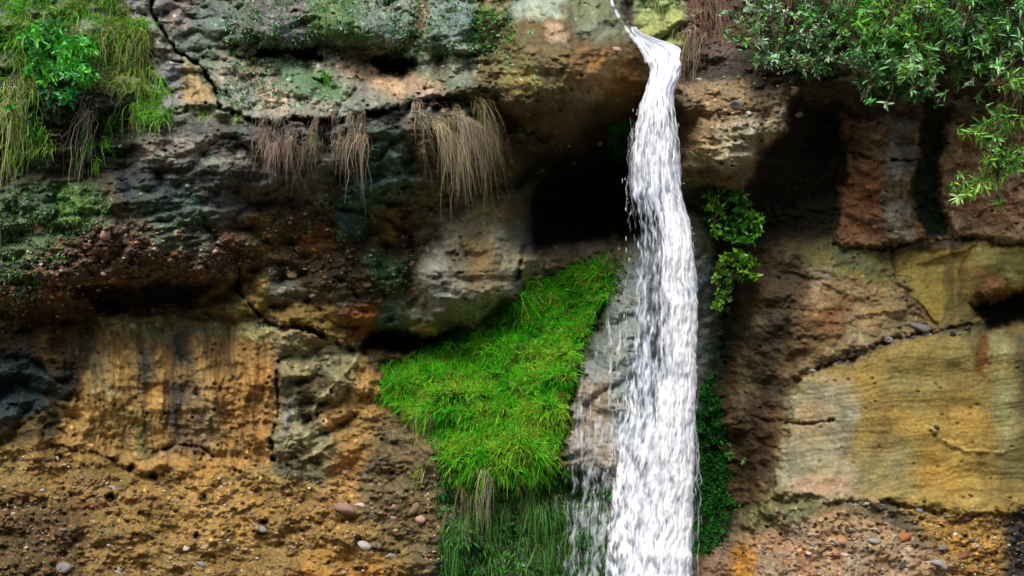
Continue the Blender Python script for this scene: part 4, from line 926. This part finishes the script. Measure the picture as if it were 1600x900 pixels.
NAMED = [
 (538, 797, 16, 'pink', 'large pink cobble, biggest stone on the lower left slope'),
 (569, 853, 11, 'pale', 'white and grey stone near the bottom below the large pink cobble'),
 (195, 372, 13, 'tan', 'rounded orange tan cobble in the left conglomerate, right one of a pair'),
 (166, 366, 13, 'pink', 'purplish cobble in the left conglomerate, left one of a pair'),
 (57, 358, 13, 'pink', 'flat pinkish cobble in the green lichen near the left edge'),
 (344, 380, 7, 'grey', 'small blue grey stone under the dark band, beside a rusty one'),
 (361, 380, 8, 'rust', 'small rusty orange stone beside a blue grey one'),
 (1151, 163, 11, 'grey', 'round grey cobble on the rock just right of the falls'),
 (1237, 142, 12, 'pink', 'pale pinkish stone under the left end of the shrubs'),
 (1132, 172, 5, 'tan', 'small stone just left of the round grey cobble'),
 (1170, 178, 6, 'pale', 'flat pale stone just right of the round grey cobble'),
 (1092, 125, 5, 'pale', 'tiny pale pebble in the dark earth by the falls'),
 (1248, 179, 7, 'grey', 'flat stone at the top of the black stained rock'),
 (962, 78, 8, 'pink', 'pinkish stone stuck in the brown boulder near the waterfall lip'),
 (937, 224, 7, 'pale', 'pale pebble under the dark overhang beside the falls'),
 (888, 227, 4, 'tan', 'tiny tan pebble left of the pale one under the dark overhang'),
 (898, 254, 4, 'rust', 'tiny rusty pebble at the upper rim of the cave'),
 (643, 411, 8, 'pink', 'pink red stone poking out left of the smooth grey boulder'),
 (454, 428, 10, 'tan', 'tan stone in the middle of the dark conglomerate'),
 (571, 443, 10, 'tan', 'flat yellowish stone under the mossy lump'),
 (488, 461, 7, 'tan', 'round yellowish stone above the tan lumps'),
 (442, 453, 9, 'pale', 'pale flat stone left of the round yellowish stone'),
 (1438, 513, 14, 'grey', 'largest blue grey stone in the pebble seam on the right'),
 (1417, 521, 8, 'tan', 'tan stone touching the left side of the blue grey one in the seam'),
 (1449, 523, 8, 'pale', 'small pale stone under the right side of the blue grey one'),
 (1465, 519, 9, 'dark', 'dark stone right of the blue grey one in the seam'),
 (1346, 553, 11, 'grey', 'grey stone alone at the left end of the ochre wall top'),
 (1364, 783, 9, 'tan', 'tan stone at the left foot of the ochre wall'),
 (1352, 786, 7, 'tan', 'smaller stone leaning on the tan one at the ochre wall foot'),
 (1435, 796, 8, 'pale', 'banded pale stone at the middle foot of the ochre wall'),
 (1414, 835, 14, 'rust', 'yellow brown lump among grey pebbles low on the right'),
 (1366, 846, 9, 'grey', 'grey green stone on the pink rock low on the right'),
 (1480, 805, 6, 'tan', 'left one of three small pebbles on the ochre rock'),
 (1509, 808, 6, 'tan', 'right one of three small pebbles on the ochre rock'),
 (1516, 773, 4, 'rust', 'single tiny pebble set in the smooth ochre wall'),
 (1462, 667, 5, 'dark', 'little dark chip at the start of the curved ridge on the ochre wall'),
 (1500, 868, 11, 'rust', 'rust brown cobble near the bottom right'),
 (1468, 883, 12, 'grey', 'pale grey cobble at the bottom edge on the right'),
 (1410, 885, 10, 'dark', 'dark wet cobble at the bottom edge right of the pink rock'),
 (170, 780, 5, 'pink', 'pebble sitting inside a round socket on the lower left slope'),
 (657, 811, 10, 'pink', 'pink stone left of the foot of the hanging grass'),
 (563, 790, 9, 'pale', 'pale stone just right of the large pink cobble'),
 (650, 794, 12, 'tan', 'brown cobble above the pink stone by the hanging grass'),
 (100, 887, 12, 'grey', 'blue grey cobble at the bottom edge on the left'),
]
for u, v, r, k, l in NAMED: stone(u, v, r, k, l, emb=.2, asp=1.25)
LMK = [(538, 797, 'the large pink cobble'), (569, 853, 'the white and grey stone'), (181, 369, 'the pair of large cobbles'), (57, 358, 'the flat pinkish cobble'),
       (352, 380, 'the blue grey and rusty stones'), (1438, 513, 'the largest blue grey seam stone'), (1346, 553, 'the lone grey stone'), (1359, 785, 'the two tan stones'),
       (1435, 797, 'the banded pale stone'), (1414, 835, 'the yellow brown lump'), (1495, 808, 'the two small ochre rock pebbles'), (1484, 876, 'the rust and pale cobbles'),
       (100, 887, 'the blue grey bottom edge cobble'), (170, 780, 'the pebble in its round socket'), (316, 778, 'the round black hole'), (285, 696, 'the arched crack'),
       (454, 428, 'the tan conglomerate stone'), (650, 800, 'the brown cobble by the hanging grass'), (140, 700, 'the long crack'), (1385, 330, 'the grey rock column'),
       (1455, 330, 'the dark green streak'), (1545, 340, 'the tan rock block'), (1220, 850, 'the pink rock'), (500, 525, 'the pale buttress crack')]
PEND = []
def pend(o, u, v, r, kind):
    k = min(range(len(LMK)), key=lambda i: math.hypot(LMK[i][0]-u, LMK[i][1]-v)); dx, dy = u-LMK[k][0], v-LMK[k][1]
    a = math.degrees(math.atan2(-dy, dx)) % 360
    dr = ['right of', 'above right of', 'above', 'above left of', 'left of', 'below left of', 'below', 'below right of'][int((a+22.5)//45) % 8]
    PEND.append((('tiny' if r < 4.2 else 'small' if r < 6 else 'medium', {'dark': 'dark', 'rust': 'rusty', 'pale': 'pale'}.get(kind, kind), dr, LMK[k][2]), math.hypot(dx, dy), o))
def flush_labels():
    d = {}
    for key, dist, o in PEND: d.setdefault(key, []).append((dist, o.name, o))
    for (sz, c, dr, lm), L in d.items():
        L.sort(key=lambda t: t[:2]); n = len(L)
        rk = [''] if n == 1 else ['nearer ', 'farther '] if n == 2 else ['nearest ', 'second nearest ', 'third nearest ', 'fourth nearest ', 'fifth nearest ', 'sixth nearest ', 'seventh nearest ', 'eighth nearest '][:n]
        for i, t in enumerate(L): t[2]['label'] = rk[min(i, len(rk)-1)]+sz+' '+c+' pebble '+dr+' '+lm
def field(poly, n, r, kinds, label, group, w_=None, seed=0):
    g = np.random.default_rng(seed); q = pts_in(poly, n, g)
    for (a, b) in q:
        rr_ = r[0]*(r[1]/r[0])**(g.random()**2.2); kd = kinds[g.integers(len(kinds))]; pend(stone(a, b, rr_, kd, label, group, emb=g.uniform(.35, .8), asp=g.uniform(1, 1.5), g=g), a, b, rr_, kd)
field([(0, 700), (60, 700), (225, 745), (430, 760), (470, 900), (0, 900)], 78, (3, 8), ['tan', 'rust', 'tan', 'grey', 'dark', 'pale'], 'small pebble bedded in the brown slope at lower left', 'pebbles in the lower left slope', seed=1)
field([(440, 760), (560, 700), (690, 740), (690, 900), (470, 900)], 48, (3, 9), ['tan', 'pink', 'tan', 'grey', 'dark'], 'small pebble in the dark soil left of the hanging grass', 'pebbles left of the hanging grass', seed=2)
field([(60, 400), (150, 355), (330, 365), (380, 400), (330, 430), (220, 440), (90, 495), (20, 480)], 52, (3, 8), ['pink', 'tan', 'pale', 'dark', 'rust'], 'small pebble cemented in the left conglomerate band', 'pebbles in the left conglomerate band', seed=3)
field([(1200, 830), (1340, 810), (1400, 840), (1560, 830), (1560, 900), (1200, 900)], 58, (3, 8), ['tan', 'grey', 'dark', 'rust', 'pale'], 'small pebble on the pink and ochre slope at lower right', 'pebbles on the lower right slope', seed=4)
def seam(P, n, r, kinds, label, group, seed, jit=4):
    g = np.random.default_rng(seed); P = np.asarray(P, float)
    for i in range(n):
        t = (i+g.uniform(.1, .9))/n*(len(P)-1); k = min(int(t), len(P)-2); f = t-k; a, b = P[k]*(1-f)+P[k+1]*f+g.normal(0, jit, 2)*[1, .7]
        rr_ = g.uniform(*r); kd = kinds[g.integers(len(kinds))]; pend(stone(a, b, rr_, kd, label, group, emb=.1, asp=g.uniform(1, 1.4), g=g), a, b, rr_, kd)
seam([(1250, 592), (1300, 570), (1345, 545), (1400, 526), (1480, 518), (1535, 505)], 24, (3, 7.5), ['tan', 'grey', 'dark', 'dark', 'rust'], 'small stone in the seam above the ochre wall', 'stones in the seam above the ochre wall', 5)
seam([(1300, 384), (1390, 386), (1440, 374), (1490, 372), (1560, 380), (1600, 382)], 17, (3, 7), ['tan', 'rust', 'pink', 'dark'], 'small stone in the seam below the red and grey columns', 'stones in the seam below the rock columns', 6)
seam([(1255, 782), (1330, 786), (1380, 790)], 9, (3, 6), ['tan', 'grey', 'pale'], 'small pebble at the left foot of the ochre wall', 'pebbles at the left foot of the ochre wall', 7)
seam([(400, 512), (480, 520), (550, 540)], 9, (3, 7), ['tan', 'grey', 'dark'], 'small stone in the crack above the pale buttress', 'stones in the crack above the pale buttress', 8)
flush_labels()
# grit, uncountable
def gravel():
    polys = [([(0, 700), (225, 735), (430, 750), (690, 740), (700, 920), (0, 920)], 2600), ([(0, 400), (150, 350), (400, 360), (400, 430), (220, 445), (90, 505), (0, 520)], 1500),
             ([(1180, 800), (1340, 790), (1600, 800), (1600, 920), (1100, 920)], 1300), ([(400, 320), (650, 330), (640, 470), (400, 430)], 500),
             ([(340, 80), (780, 70), (780, 160), (350, 180)], 500), ([(1065, 90), (1300, 95), (1230, 200), (1070, 240)], 350)]
    V, F_, C = [], [], []; b = 0; v0, f0 = ico(2)
    for p_, n in polys:
        n = int(n*.65); q = pts_in(p_, n); r = .004+.011*rng.random(n)**2.5
        s = np.stack([r*rng.uniform(1, 1.6, n), r, r*rng.uniform(.6, 1, n)], -1)
        vv_, ff = scatter_ico(surf(q[:, 0], q[:, 1], .0)-np.array([0, 1, 0])*(r*.35)[:, None], s, IV, IF)
        V.append(vv_); F_.append(ff+b); b += len(vv_)
        C.append(np.repeat(palette([(130, 104, 74), (100, 82, 60), (160, 140, 116), (70, 60, 50), (140, 90, 60), (190, 182, 168)], n, w_=[.3, .25, .15, .15, .1, .05]), len(IV), 0))
    return mesh_obj('gravel', np.concatenate(V), np.concatenate(F_), M_WOOD, col=np.concatenate(C))
tag(gravel(), 'fine gravel weathering out of the conglomerate and slopes', 'gravel', kind='stuff')
